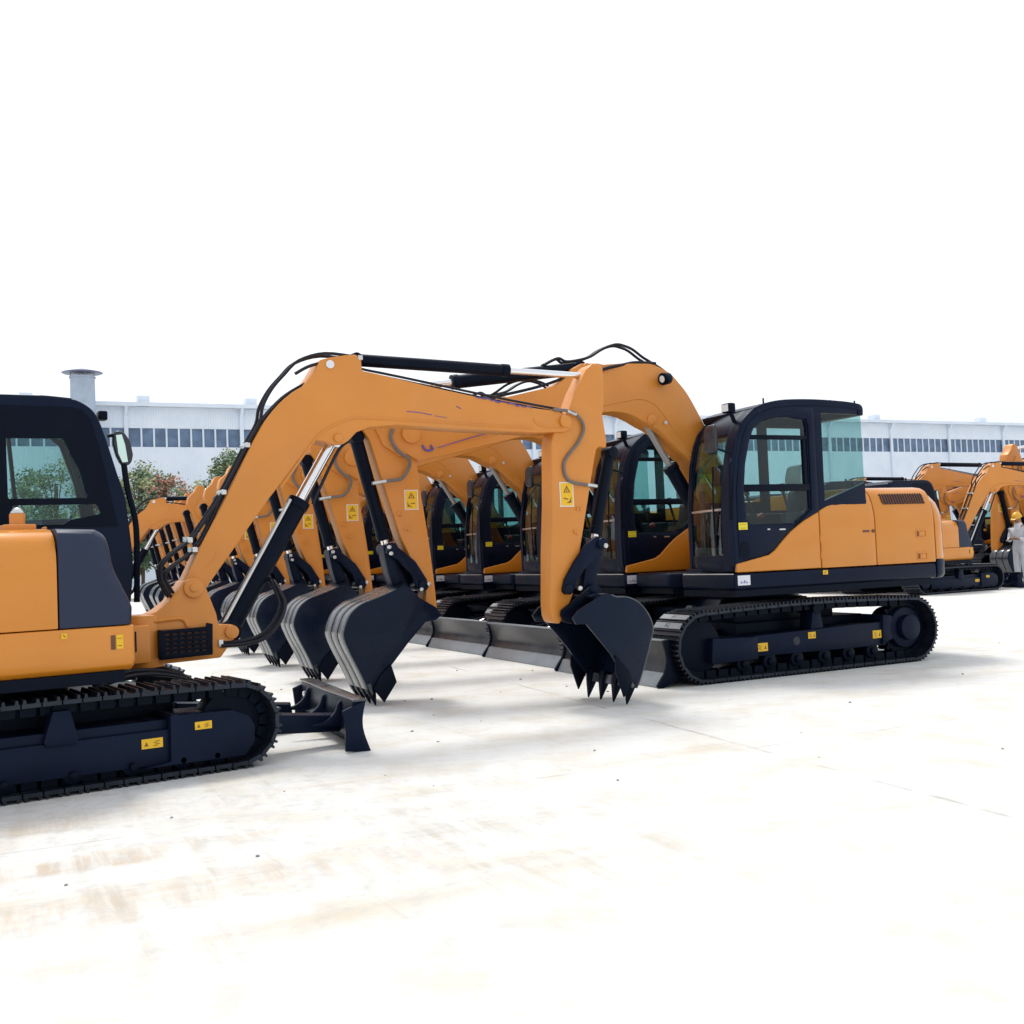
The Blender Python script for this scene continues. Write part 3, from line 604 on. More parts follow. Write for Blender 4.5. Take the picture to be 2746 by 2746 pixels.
    MB().prism([(x, z) for x, z in ((3.76, 2.15), (3.90, 2.1), (4.05, 2.2), (4.12, 2.35), (4.0, 2.55), (3.86, 2.52), (3.78, 2.36))], .10, .128).build('arm_boss', 'orange', arm, bev=.008)
    MB().tube([(3.92, .14, 2.42), (3.96, .155, 2.35), (3.99, .155, 2.26), (3.93, .15, 2.15), (3.83, .145, 2.08), (3.83, .145, 2.01), (3.90, .145, 1.91), (4.02, .15, 1.89), (4.16, .10, 1.87)], .015).build('grey_hose', 'hose_grey', arm)
    MB().cyl((4.04, .145, 1.888), (4.15, .105, 1.872), .017, n=10).build('hose_fitting', 'zinc', arm)
    MB().box(3.742, 3.868, .10, .1035, 1.638, 1.812).build('sticker_border', 'decal_w', arm)
    sticker(3.75, 3.86, 1.645, 1.805, .1035, 1, arm)
    each('hose_clip', 'orange', arm, [MB().cyl((x, .10, z), (x, .112, z), .016, n=8) for x, z in ((3.90, 1.60), (3.93, 1.61), (3.84, 1.47), (3.87, 1.48))])
    ram(root, 'bucket_cylinder', (4.255, 0, 2.28), (4.01, 0, 1.30), .90, .058, .035)
    for y in (-.135, .10): MB().prism([(4.05, 1.35), (3.98, 1.34), (3.80, 1.19), (3.70, 1.03), (3.69, .96), (3.73, .925), (3.79, .95), (3.84, 1.08), (3.95, 1.2), (4.06, 1.27)], y, y+.035).build('guide_link', 'navy', root, bev=.006)
    lk = MB(); lk.prism([(4.07, 1.34), (3.96, 1.34), (3.93, 1.15), (3.86, .98), (3.90, .92), (3.98, .93), (4.03, 1.1), (4.06, 1.25)], -.08, .08)
    lk.cyl((4.01, -.17, 1.31), (4.01, .17, 1.31), .045, n=16); lk.cyl((3.74, -.16, .975), (3.74, .16, .975), .045, n=16); lk.cyl((3.92, -.15, .96), (3.92, .15, .96), .04, n=16)
    lko = lk.build('bucket_link', 'navy', root, bev=.006)
    each('pin_end', 'zinc', lko, [MB().cyl(p, (p[0], p[1]+.02, p[2]), .018, n=10) for p in ((4.05, .17, 1.32), (4.035, .17, 1.265), (3.70, .165, .99), (3.77, .165, .945), (3.9, .155, .95))], .004)
    # --- bucket
    back = [(3.92, .97), (3.99, .98), (4.10, .935), (4.23, .89), (4.35, .85), (4.44, .78), (4.49, .69), (4.51, .60), (4.47, .48), (4.37, .27), (4.32, .15)]
    mouth = [(4.27, .15), (4.11, .33), (3.95, .51), (3.79, .67), (3.70, .68), (3.64, .72), (3.69, .79), (3.84, .88)]
    bucket(root, (back, mouth), [(4.335, .19), (4.29, .095), (4.275, .11), (4.295, .20)], [(4.12, .34), (4.075, .19), (4.19, .03), (4.28, .15), (4.22, .25)], .30, -.24,
           [(3.62, .72), (3.66, .67), (3.8, .70), (4.05, .85), (4.0, .98), (3.9, 1.02), (3.82, .90), (3.66, .79)], [(.298, .15), (.125, -.04), (-.065, -.238)], 4, (4.245, .004), (4.29, .15))
    return root

# ------------------------------------------------------------------ swing-boom excavator (left front, far right)
def make_mini():
    root = empty('compact_excavator')
    for sgn in (-1, 1):
        yo, yi = .98*sgn, .58*sgn
        t = track(root, yo, yi, (.835, .265), .265, (-1.2, .265), .265, .012, .105, 2, 2)
        fm = MB().prism([(-1.0, .10), (.45, .085), (.45, .285), (-1.0, .29)], .62*sgn, .93*sgn)
        fm.prism([(.43, .365), (.80, .355), (.90, .31), (.935, .25), (.93, .15), (.87, .075), (.25, .08), (.43, .10)], .64*sgn, .955*sgn)
        fm.prism([(-1.0, .26), (.43, .255), (.43, .34), (-1.0, .345)], .62*sgn, .90*sgn)
        fm.build('track_frame', 'navy', t, bev=.007)
        MB().prism([(-.20, .46), (-.11, .46), (-.07, .30), (-.08, .27), (-.24, .27), (-.25, .30)], .84*sgn, .95*sgn).build('carrier_bracket', 'navy', t, bev=.006)
        disc(-.155, .455, .04, .66*sgn, .9*sgn).build('carrier_roller', 'black', t)
        i_ = disc(.835, .265, .205, .70*sgn, .86*sgn); i_.build('idler', 'black', t, bev=.01)
        gear(-1.2, .265, .235, .72*sgn, .84*sgn, 15).build('sprocket', 'black', t); disc(-1.19, .27, .15, .64*sgn, .95*sgn).build('final_drive', 'navy', t, bev=.01)
        for x in (-.8, -.45, -.1, .22, .50, .70):
            r_ = disc(x, .10, .055, .66*sgn, .92*sgn, 16); r_.cyl((x, .92*sgn, .10), (x, .955*sgn, .10), .022, n=10); r_.build('track_roller', 'black', t, bev=.005)
        yf = .93*sgn
        sticker(.27, .39, .19, .245, yf, sgn, t, kind='bar'); sticker(.57, .67, .265, .31, .955*sgn, sgn, t, kind='bar')
    MB().box(-.75, .55, -.62, .62, .24, .46).build('centre_frame', 'black', root, bev=.01)
    for i, (y0, z0) in enumerate(((-.42, .50), (-.34, .52), (-.25, .50), (-.15, .53))): MB().tube([(.1+.05*i, y0, z0), (.4, y0+.05, z0+.06), (.7, y0+.1, z0+.01), (.95, y0+.12, .36)], .014).build('undercarriage_hose', 'hose', root)
    MB().cyl((-.35, 0, .44), (-.35, 0, .62), .42, n=32).build('slew_ring', 'black', root, bev=.01)
    MB().prism_z([(.20, -.90), (.20, .9), (-1.2, .9), (-1.2, -.90)], .58, .645).build('platform_base', 'black', root)
    # angled blade on two arms
    bw = Matrix.Translation((1.60, -1.0, 0)) @ Matrix.Rotation(R(-11), 4, 'Z')
    sec = [(-.03, .315), (.05, .315), (.02, .22), (.015, .14), (.07, .004), (.03, .004), (-.045, .12), (-.05, .2)]
    bl = MB().prism(sec, 0.03, 1.50).xf(bw).build('dozer_blade', 'navy', root, bev=.005)
    for y in (0, 1.50): MB().prism([(-.10, .265), (.055, .325)]+cr2([(.04, .27), (.028, .20), (.035, .12), (.075, .0)], 3)+[(.045, .0), (-.09, .01), (-.085, .13)], y, y+.03).xf(bw).build('end_plate', 'navy', bl, bev=.005)
    MB().box(-.04, .06, 0.0, 1.53, .317, .332).xf(bw).build('top_bar', 'wear', bl, bev=.004)
    each('gusset', 'navy', bl, [MB().prism([(-.04, .30)]+cr2([(-.06, .28), (-.085, .22), (-.16, .17), (-.30, .155)], 3)+[(-.04, .13)], y, y+.03) for y in (.28, .72, 1.20)], .003, xf=bw)
    for y in (-.62, .18): MB().hull_loops([[(.80, y-.06, .16), (.80, y+.06, .16), (.80, y+.06, .30), (.80, y-.06, .30)], [(1.62, y-.06, .09), (1.68, y+.06, .09), (1.66, y+.06, .20), (1.60, y-.06, .20)]]).build('blade_arm', 'navy', bl, bev=.008)
    MB().cyl((1.79, .30, .24), (1.83, .30, .24), .02).build('pin_end', 'zinc', bl)
    # body
    low = MB()
    sec = lambda x, ins: [(x, -.955+ins, .90), (x, -.955+ins, .73), (x, -.93+ins, .675), (x, -.88+ins, .645), (x, .85-ins, .645), (x, .93-ins, .70), (x, .95-ins, .90)]
    low.hull_loops([sec(.25, .03), sec(.235, .0), sec(-.6, 0), sec(-1.15, 0), sec(-1.32, .12), sec(-1.42, .35)])
    lowo = low.build('lower_body', 'orange_gloss', root, bev=.008)
    sticker(-.15, -.12, .85, .88, -.957, -1, lowo, kind='hook'); sticker(.14, .178, .772, .852, -.957, -1, lowo, kind='note')
    MB().box(.112, .135, -.958, -.952, .77, .85).build('reflector', 'grille', lowo)
    MB().box(.25, .268, -.90, -.6, .74, .86).build('front_grille', 'black', lowo, bev=.004)
    prof = [(-.952, .906), (-.952, 1.25), (-.945, 1.32), (-.92, 1.385), (-.875, 1.43), (-.81, 1.455), (-.70, 1.465), (-.02, 1.465), (-.02, .906)]
    ho = MB().hull_loops([[(x, y, z) for y, z in prof] for x in (-.162, -.7, -1.15)]).build('engine_hood', 'orange_gloss', root, bev=.007)
    def rg(ins, z): return [(x+ins, y*(1-ins), z) for x, y in ((-1.157, -.952), (-1.25, -.92), (-1.34, -.8), (-1.40, -.55), (-1.43, 0), (-1.40, .55), (-1.34, .8), (-1.25, .92), (-1.157, .94))]
    MB().hull_loops([rg(0, .906), rg(0, 1.28), rg(.03, 1.38), rg(.09, 1.45), rg(.15, 1.465)]).build('counterweight', 'orange_gloss', root, bev=.006)
    cvp = [(-.155, .906), (.25, .906), (.255, 1.0), (.235, 1.055), (.195, 1.14), (.155, 1.235), (.135, 1.35), (.11, 1.415), (.06, 1.452), (-.155, 1.46)]
    cv = MB()
    ys = [(-.952, .05), (-.948, .032), (-.935, .017), (-.91, .007), (-.87, .001), (-.80, 0), (-.12, 0)]
    cvp = cvp[:2]+cr2(cvp[2:9], 4)+cvp[9:]
    def ins(p, d):
        cx, cz = 0.0, 1.0
        return [(x if x < -.1 else x-d*1.2, z if z < .95 else z-d*(1.0 if z > 1.3 else .6)) for x, z in p]
    cv.hull_loops([[(x, y, z) for x, z in ins(cvp, d*1.6)] for y, d in ys])
    cv.build('tank_cover', 'plastic', root, bev=.02, seg=3)
    f = MB().cyl((-.30, -.62, 1.46), (-.30, -.62, 1.56), .042, n=20); f.box(-.385, -.215, -.70, -.54, 1.45, 1.495); f.box(-.14-.03, -.12-.03, -.66, -.6, 1.46, 1.48)
    fo = f.build('fuel_filler', 'orange', root, bev=.006); MB().cyl((-.30, -.62, 1.56), (-.30, -.62, 1.592), .040, .018, 18).build('filler_cap', 'zinc', fo, bev=.006)
    # cab (left half of the machine, far from the camera)
    side = [(-.95, 1.0)]+cr2([(.48, 1.0), (.495, 1.15), (.50, 1.30), (.485, 1.48), (.46, 1.70), (.415, 1.85), (.37, 2.01), (.32, 2.17), (.28, 2.25), (.22, 2.30), (.14, 2.33), (0, 2.335)], 3)+[ (-.28, 2.33), (-.85, 2.32), (-.95, 2.26)]
    w1 = [(-.25, 2.065), (.085, 2.07), (.18, 1.86), (.225, 1.69), (-.245, 1.685)]; w2 = [(-.22, 1.645), (.28, 1.65), (.305, 1.585), (.12, 1.55), (.07, 1.52), (-.22, 1.52)]
    w3 = [(-.85, 1.30), (-.32, 1.30), (-.32, 2.12), (-.85, 2.12)]
    cab = MB().plate(side, [w1, w2, w3], 0.0, .04)
    dw = [(.40, 1.15), (.41, 1.45), (.34, 1.85), (.25, 2.12), (.18, 2.18), (-.30, 2.18), (-.30, 1.15)]; dw2 = [(-.36, 1.2), (-.36, 2.18), (-.85, 2.18), (-.85, 1.2)]
    cab.plate(side, [dw, dw2], .90, .94)
    fp = [(.48, 1.0), (.495, 1.15), (.50, 1.30), (.485, 1.48), (.46, 1.70), (.415, 1.85), (.37, 2.01), (.32, 2.17), (.28, 2.25), (.22, 2.30), (.14, 2.33)]
    fq = cr2(fp, 3); cab.ribbon(fq, .002, .07, -.06); cab.ribbon(fq, .87, .938, -.06); cab.ribbon(fp[:2], .07, .87, -.06); cab.ribbon(fp[-4:], .07, .87, -.058)
    cab.ribbon([(.15, 2.335), (0, 2.345), (-.28, 2.34), (-.85, 2.33), (-.96, 2.27), (-.965, 2.15)], .003, .937, -.06)
    cab.box(-.96, -.92, 0, .94, 1.0, 1.45); cab.box(-.96, -.92, 0, .07, 1.4, 2.3); cab.box(-.96, -.92, .87, .94, 1.4, 2.3); cab.box(-.95, .45, .02, .92, .98, 1.04)
    cabo = cab.build('cab', 'navy', root, bev=.012, seg=3)
    sur = [(-.30, 1.505), (.41, 1.505), (.385, 1.62), (.35, 1.80), (.31, 2.0), (.255, 2.2), (.20, 2.26), (.14, 2.275), (-.30, 2.27)]
    MB().plate(sur, [w1, w2], -.005, -.0005).build('window_surround', 'black', cabo)
    MB().prism([(-.26, 1.50), (.32, 1.50), (.24, 1.70), (.10, 2.08), (-.26, 2.08)], .015, .019).build('side_window', 'glass', cabo)
    MB().prism(w3, .015, .019).build('side_window', 'glass', cabo); MB().prism(dw, .915, .919).build('door_window', 'glass', cabo); MB().prism(dw2, .915, .919).build('rear_side_window', 'glass', cabo)
    MB().ribbon([(x-.012, z) for x, z in fp[1:-3]], .06, .88, .004).build('front_window', 'glass', cabo); MB().box(-.945, -.941, .06, .88, 1.44, 2.28).build('rear_window', 'glass', cabo)
    MB().hull_loops([[(-.10, .90, 2.2), (-.075, .90, 2.2), (-.075, .93, 2.2), (-.10, .93, 2.2)], [(-.02, .90, 1.15), (.005, .90, 1.15), (.005, .93, 1.15), (-.02, .93, 1.15)]]).build('window_bar', 'black', cabo)
    s_ = MB().box(-.72, -.30, .25, .70, 1.10, 1.24); s_.prism([(-.74, 1.2), (-.64, 1.2), (-.72, 1.62), (-.80, 1.62)], .28, .68); s_.build('seat', 'seat', cabo, bev=.03, seg=3)
    k = MB().box(-.4, .1, .08, .2, 1.04, 1.36); k.box(-.4, .1, .74, .86, 1.04, 1.36); k.box(.28, .44, .1, .84, 1.04, 1.30); k.build('console', 'inside', cabo, bev=.02)
    MB().box(.37, .43, .26, .34, 2.235, 2.30).build('work_lamp', 'black', cabo, bev=.012)
    MB().cyl((.06, .5, 2.33), (.06, .5, 2.42), .022, n=10).build('antenna', 'black', cabo)
    mh = MB().prism([(.405, 2.12), (.43, 2.14), (.475, 2.13), (.515, 2.07), (.53, 1.98), (.52, 1.93), (.495, 1.905), (.45, 1.91), (.42, 1.97), (.40, 2.05)], .03, .08).build('mirror', 'dark_glass', cabo, bev=.018, seg=3)
    MB().prism([(.418, 2.105), (.455, 2.11), (.475, 2.04), (.49, 1.93), (.455, 1.925), (.43, 1.985)], .022, .029).build('mirror_glass', 'mirror', mh)
    ma = MB(); ma.tube([(.47, .05, 1.92), (.49, .05, 1.75), (.53, .05, 1.57), (.54, .05, 1.39), (.53, .05, 1.0)], .020); ma.tube([(.37, .05, 2.10), (.42, .05, 2.11)], .012); ma.build('mirror_arm', 'black', mh)
    # --- front linkage, swung about its post
    SW = Matrix.Translation((.9, -.1, 0)) @ Matrix.Rotation(R(-7), 4, 'Z') @ Matrix.Translation((-.9, 0, 0))
    kp = MB().box(.15, .52, -.20, .20, .62, .86); kp.cyl((.52, 0, .58), (.52, 0, .92), .14, n=24); kp.xf(Matrix.Translation((0, -.08, 0))).build('king_post', 'orange', root, bev=.012)
    sbp = [(.44, .60), (.44, .88), (.60, .94), (.68, 1.0), (.74, 1.07), (.77, 1.12), (.81, 1.145), (.88, 1.13), (.92, 1.07), (.98, .90), (.99, .83), (1.08, .825), (1.12, .80), (1.125, .755), (1.09, .725), (1.06, .69), (1.0, .61), (.7, .60)]
    sb = MB().prism(sbp, -.14, .14).xf(SW).build('swing_bracket', 'orange', root, bev=.014, seg=3)
    pb = MB(); pb.cyl((.835, -.165, 1.08), (.835, .165, 1.08), .065, n=24); pb.cyl((.835, -.175, 1.08), (.835, .175, 1.08), .028, n=16)
    each('pin_boss', 'orange', sb, [pb, MB().cyl((1.075, -.16, .775), (1.075, .16, .775), .045, n=20)], .005, xf=SW)
    MB().tube([(.46, -.142, .865), (.70, -.142, .885), (.765, -.142, .875), (.79, -.142, .83)], .014, 8).xf(SW).build('weld_ridge', 'orange', sb)
    slots = [rrect(.64+.046*i, .672+.046*i, .665+.029*j, .680+.029*j, .006, 2) for i in range(6) for j in range(5)]
    MB().plate([(.60, .63), (.935, .64), (.94, .84), (.90, .85), (.895, .825), (.62, .815), (.60, .825)], slots, -.20, -.185).xf(SW).build('hose_guard', 'black', sb, bev=.003)
    MB().box(.60, .62, -.19, -.14, .64, .82).xf(SW).build('guard_bracket', 'black', sb)
    MB().box(.625, .93, -.165, -.15, .64, .82).xf(SW).build('slot_shade', 'grille', sb)  # added brown sheet, the darkness behind the guard slots put into colour
    MB().box(.985, 1.015, -.155, -.14, .68, .73).xf(SW).build('hose_clamp', 'zinc', sb, bev=.004)
    bm_ = [(.745, 1.06), (.79, 1.14), (.88, 1.32), (.99, 1.52), *cr2([(1.07, 1.67), (1.27, 2.06), (1.38, 2.23), (1.5, 2.36), (1.63, 2.45)], 3), (1.70, 2.54), (1.76, 2.64), (1.83, 2.66), (1.95, 2.685), (2.03, 2.69), (2.065, 2.655), (2.07, 2.575), (2.2, 2.555), (2.44, 2.51), (2.65, 2.47), (2.92, 2.425), (3.21, 2.38), (3.5, 2.34), (3.69, 2.325), (3.77, 2.29), (3.815, 2.25), (3.805, 2.19), (3.74, 2.16), (3.47, 2.15), (3.2, 2.158), (2.75, 2.17), (2.32, 2.19), (2.11, 2.17), (2.01, 2.13), (1.95, 2.07), (1.91, 2.045), (1.84, 2.035), (1.77, 2.06), (1.71, 2.07), (1.6, 1.95), (1.37, 1.67), (1.22, 1.47), (.93, 1.08), (.88, 1.03), (.80, 1.01)]
    boom = MB().prism(bm_, -.105, .105)
    # brightness seen through the lug hole is painted as a white disc
    boom = boom.xf(SW).build('boom', 'orange', root, bev=.009)
    rd = MB()
    for y in (-.105, .105):
        rd.tube([(1.45, y, 1.74), (1.66, y, 2.02), (1.75, y, 2.12), (1.85, y, 2.18), (1.97, y, 2.225), (2.06, y, 2.235), (2.4, y, 2.225), (2.9, y, 2.205), (3.45, y, 2.185)], .009, 6)
        rd.tube([(3.46, y, 2.26), (3.50, y, 2.215), (3.62, y, 2.19), (3.75, y, 2.20)], .007, 6); rd.tube([(.92, y, 1.22), (.97, y, 1.25), (1.0, y, 1.31)], .005, 6)
    rd.xf(SW).build('weld_ridge', 'orange', boom)
    MB().cyl((1.83, -.107, 2.61), (1.83, -.112, 2.61), .03, n=18).xf(SW).build('lug_hole_sky', 'white', boom)
    each('pin_boss', 'orange', boom, [MB().cyl((3.74, -.125, 2.245), (3.74, .125, 2.245), .05, n=20), MB().cyl((1.87, -.12, 2.085), (1.87, .12, 2.085), .032, n=16)], .005, xf=SW)
    hl = []
    for dy in (-.09, .02):
        hl.append(MB().tube([(2.04, dy, 2.675), (1.8, dy, 2.69), (1.61, dy, 2.63), (1.5, dy, 2.525), (1.41, dy, 2.42), (1.345, dy, 2.30), (1.32, dy, 2.19), (1.24, dy, 2.05), (1.05, dy, 1.70), (.91, dy, 1.49), (.84, dy, 1.40), (.72, dy, 1.31), (.655, dy, 1.24), (.64, dy, 1.16), (.68, dy, 1.06), (.74, dy, .98)], .0115, 8, 4))
    hl.append(MB().tube([(2.05, -.09, 2.655), (1.88, -.09, 2.64), (1.70, -.09, 2.60), (1.58, -.09, 2.535)], .012))
    for dy in (-.07, .03):
        hl.append(MB().tube([(3.80, dy, 2.335), (3.6, dy, 2.36), (3.24, dy, 2.41), (2.95, dy, 2.455), (2.46, dy, 2.535), (2.13, dy, 2.585), (2.04, dy, 2.59), (1.79, dy, 2.53), (1.65, dy, 2.47), (1.51, dy, 2.38), (1.36, dy, 2.22), (1.26, dy, 2.06), (1.06, dy, 1.68), (.89, dy, 1.36), (.73, dy, 1.23), (.67, dy, 1.16), (.72, dy, 1.05)], .0095, 8, 4))
    each('hydraulic_hose', 'hose', boom, hl, xf=SW)
    MB().tube([(1.0, -.13, .71), (1.16, -.13, .71), (1.28, -.13, .745), (1.37, -.13, .84), (1.41, -.12, .94), (1.40, -.08, 1.02), (1.38, 0, 1.1)], .015).xf(SW).build('swing_hose', 'hose', boom)
    MB().tube([(1.0, -.145, .69), (1.16, -.15, .69), (1.30, -.15, .725), (1.40, -.15, .83), (1.44, -.14, .94), (1.42, -.1, 1.02), (1.40, 0, 1.1)], .015).xf(SW).build('swing_hose', 'hose', boom)
    each('hose_clamp', 'zinc', boom, [MB().box(x-.018, x+.018, -.108, .06, z-.017, z+.017) for x, z in ((1.23, 2.03), (1.06, 1.71), (.83, 1.395), (.86, 1.33), (2.06, 2.67))], .006, xf=SW)
    rm = random.Random(4); sts = [MB().tube([(2.40, -.1065, 2.29), (2.48, -.1065, 2.285), (2.60, -.1065, 2.268)], .003, 5), MB().tube([(2.62, -.1065, 2.262), (2.72, -.1065, 2.25)], .002, 5), MB().tube([(2.8, -.1065, 2.34), (2.84, -.1065, 2.32)], .003, 5)]
    for q in range(9):
        x0 = 2.96+.055*q; zz = 2.425-(x0-2.96)*.158
        sts.append(MB().tube([(x0, -.106, zz+rm.uniform(-.012, .004)), (x0+.03, -.106, zz+rm.uniform(-.02, .0)), (x0+.05, -.106, zz-.01+rm.uniform(-.012, .004))], rm.uniform(.003, .007), 5))
    each('marker_stroke', 'chalk', boom, sts, xf=SW)
    sc_ = ram(root, 'stick_cylinder', SW @ Vector((2.05, 0, 2.672)), SW @ Vector((4.0, 0, 2.635)), .64, .046, .026)
    ram(root, 'boom_cylinder', SW @ Vector((1.075, 0, .775)), SW @ Vector((1.87, 0, 2.085)), .665, .072, .04)
    MB().tube([(1.98, -.05, 2.08), (1.88, -.07, 2.0), (1.73, -.08, 1.73), (1.68, -.07, 1.62)], .012).xf(SW).build('cylinder_hose', 'hose', boom)
    MB().tube([(1.95, .02, 2.08), (1.85, .03, 2.0), (1.71, .03, 1.74), (1.66, .02, 1.62)], .012).xf(SW).build('cylinder_hose', 'hose', boom)
    MB().cyl((1.585-.055, -.045, 1.66), (1.075-.03, -.05, .83), .012, n=10).xf(SW).build('cylinder_pipe', 'zinc', boom)
    ap = [(3.555, .72), (3.575, .67), (3.625, .655), (3.68, .72), (3.76, .88), (3.84, 1.21), (3.98, 1.80), (4.035, 2.02), (4.06, 2.05), (4.13, 2.04), (4.14, 2.10), (4.11, 2.31), (4.13, 2.42), (4.135, 2.70), (4.07, 2.725), (4.03, 2.72), (3.97, 2.67), (3.86, 2.48), (3.79, 2.33), (3.66, 2.2), (3.62, 2.07), (3.60, 1.6), (3.57, 1.21), (3.55, .81)]
    arm = MB().prism(ap, -.085, .085).xf(SW).build('arm', 'orange', root, bev=.014, seg=3)
    MB().tube([(3.64, -.105, 2.335), (3.78, -.115, 2.325), (3.88, -.11, 2.27), (3.91, -.105, 2.18), (3.85, -.10, 2.07), (3.73, -.10, 1.94), (3.72, -.10, 1.84), (3.77, -.10, 1.77), (3.92, -.10, 1.74), (4.03, -.06, 1.73)], .013).xf(SW).build('grey_hose', 'hose_grey', arm)
    each('hose_fitting', 'zinc', arm, [MB().cyl((3.92, -.10, 1.74), (4.03, -.065, 1.732), .016, n=10), MB().cyl((3.76, -.115, 2.327), (3.84, -.112, 2.30), .015, n=10)], xf=SW)
    MB().box(3.675, 3.80, -.0885, -.085, 1.57, 1.765).xf(SW).build('sticker_border', 'decal_w', arm)
    sticker(3.683, 3.792, 1.578, 1.757, -.0885, -1, arm, rotm=SW)
    each('hose_clip', 'orange', arm, [MB().cyl((x, -.085, z), (x, -.097, z), .013, n=8) for x, z in ((3.83, 1.55), (3.86, 1.55), (3.80, 1.37), (3.82, 1.36))], xf=SW)
    ram(root, 'bucket_cylinder', SW @ Vector((4.215, 0, 2.01)), SW @ Vector((4.02, 0, 1.27)), .88, .048, .03)
    for y in (-.125, .09): MB().prism([(4.03, 1.32), (3.97, 1.33), (3.86, 1.25), (3.76, 1.13), (3.67, 1.0), (3.645, .92), (3.68, .885), (3.735, .895), (3.77, .97), (3.85, 1.07), (3.95, 1.15), (4.06, 1.25)], y, y+.035).xf(SW).build('guide_link', 'navy', root, bev=.006)
    lk = MB(); lk.prism([(4.08, 1.30), (3.98, 1.32), (3.90, 1.10), (3.86, .92), (3.92, .88), (3.98, .89), (4.0, 1.02), (4.05, 1.15)], -.07, .07)
    lk.cyl((4.02, -.15, 1.27), (4.02, .15, 1.27), .045, n=16); lk.cyl((3.69, -.15, .92), (3.69, .15, .92), .04, n=16); lk.cyl((3.92, -.14, .91), (3.92, .14, .91), .036, n=16)
    lko = lk.xf(SW).build('bucket_link', 'navy', root, bev=.006)
    each('pin_end', 'zinc', lko, [MB().cyl((p[0], -.15, p[1]), (p[0], -.175, p[1]), .02, n=10) for p in ((4.03, 1.25), (3.775, .925))], .004, xf=SW)
    back = [(3.84, .86), (3.92, .88), (4.0, .845), (4.11, .835), (4.22, .78), (4.30, .68), (4.33, .58), (4.30, .48), (4.25, .34), (4.19, .20), (4.15, .13)]
    mouth = [(4.05, .24), (3.98, .33), (3.93, .41), (3.82, .54), (3.72, .655), (3.63, .66), (3.60, .71), (3.66, .77), (3.75, .81)]
    pre = list(bpy.data.objects)
    bucket(root, (back, mouth), [(4.17, .20), (4.12, .13), (4.10, .14), (4.12, .21)], [(3.96, .40), (3.955, .27), (4.02, .07), (4.10, .20), (4.08, .27)], -.33, .33,
           [(3.615, .72), (3.64, .67), (3.72, .65), (4.02, .84), (3.98, .93), (3.90, .94), (3.78, .86), (3.62, .76)], [(-.328, -.15), (-.12, .10), (.13, .328)], 4, (4.08, .004), (4.125, .175))
    seen = set()
    for o in bpy.data.objects:
        if o not in pre and o.data and o.data.name not in seen: o.data.transform(SW); seen.add(o.data.name)
    return root

# ------------------------------------------------------------------ setting: ground
gb = MB(); gb.face([(-600, -200, 0), (600, -200, 0), (600, 900, 0), (-600, 900, 0)])
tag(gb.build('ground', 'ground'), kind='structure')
pb = MB()
for i in range(90):
    x = random.uniform(-5, 7); y = random.uniform(2.4, 16); r = random.uniform(.003, .010)*(1 if y < 7 else 1.3)
    v = bmesh.ops.create_icosphere(pb.bm, subdivisions=1, radius=r, matrix=Matrix.Translation((x, y, r*.4)) @ Matrix.Rotation(random.random()*6, 4, 'Z') @ Matrix.Diagonal((1.4, 1, .7, 1)))
    for q in v['verts']: q.co += Vector((random.uniform(-1, 1), random.uniform(-1, 1), random.uniform(-1, 1)))*r*.25
tag(pb.build('gravel', paint('pebble', (.30, .29, .27), .9, .4, 30)), kind='stuff')

# ------------------------------------------------------------------ setting: factory hall
WA = R(25.85)
D0 = 86.0; WX = (270-1373)/2843.*D0
bld = empty('factory_hall', (WX, D0, 0), WA)
tag(bld, 'long pale metal factory hall with a ribbon of dark windows', 'building')
S0, S1 = -40.0, 150.0; PITCH_C = 9.4; C0 = 2.1
wl = MB(); wl.box(S0, S1, 0, .25, 0, 11.5); wl.box(S0, S1, 0, .25, 13.1, 14.85); wl.box(S0, S0+.3, .25, 40, 0, 14.8); wl.box(S1-.3, S1, .25, 40, 0, 14.8); wl.box(S0, S1, .6, .7, 11.4, 13.2)
wl.build('wall', 'wall', bld)
rf = MB(); rf.prism_z([(0, 0)]*0 or [(S0, 0), (S1, 0), (S1, 1), (S0, 1)], 0, 0.01) if False else None
rf.hull_loops([[(S0-.5, -.7, 14.95), (S0-.5, 22, 18.3), (S0-.5, 44, 14.95), (S0-.5, 44, 15.15), (S0-.5, 22, 18.5), (S0-.5, -.7, 15.15)], [(S1+.5, -.7, 14.95), (S1+.5, 22, 18.3), (S1+.5, 44, 14.95), (S1+.5, 44, 15.15), (S1+.5, 22, 18.5), (S1+.5, -.7, 15.15)]])
rfo = rf.build('roof', 'roof', bld)
MB().box(S0-.5, S1+.5, -.85, -.70, 14.80, 15.12).build('gutter', 'trim', rfo)
k = int((S0-C0)//PITCH_C)+1
while C0+k*PITCH_C < S1-1:
    s = C0+k*PITCH_C
    cb = MB().box(s-.16, s+.16, -.22, 0, 0, 14.2); cb.hull_loops([[(s-.12, -.2, 14.0), (s+.12, -.2, 14.0), (s+.12, 0, 14.0), (s-.12, 0, 14.0)], [(s-.12, -.7, 14.8), (s+.12, -.7, 14.8), (s+.12, 0, 14.8), (s-.12, 0, 14.8)]])
    cb.build('column', 'trim', bld)
    wn = MB().box(s+.16, s+PITCH_C-.16, .15, .2, 11.5, 13.1).build('window', 'winglass', bld)
    fr = MB()
    for j in range(1, 9): fr.box(s+.0+1.0*j-.07+.2, s+1.0*j+.07+.2, .06, .149, 11.52, 13.08)
    fr.box(s+.16, s+PITCH_C-.16, .04, .149, 11.43, 11.52); fr.box(s+.16, s+PITCH_C-.16, .04, .149, 13.08, 13.14)
    fr.build('window_frame', 'trim', wn)
    k += 1
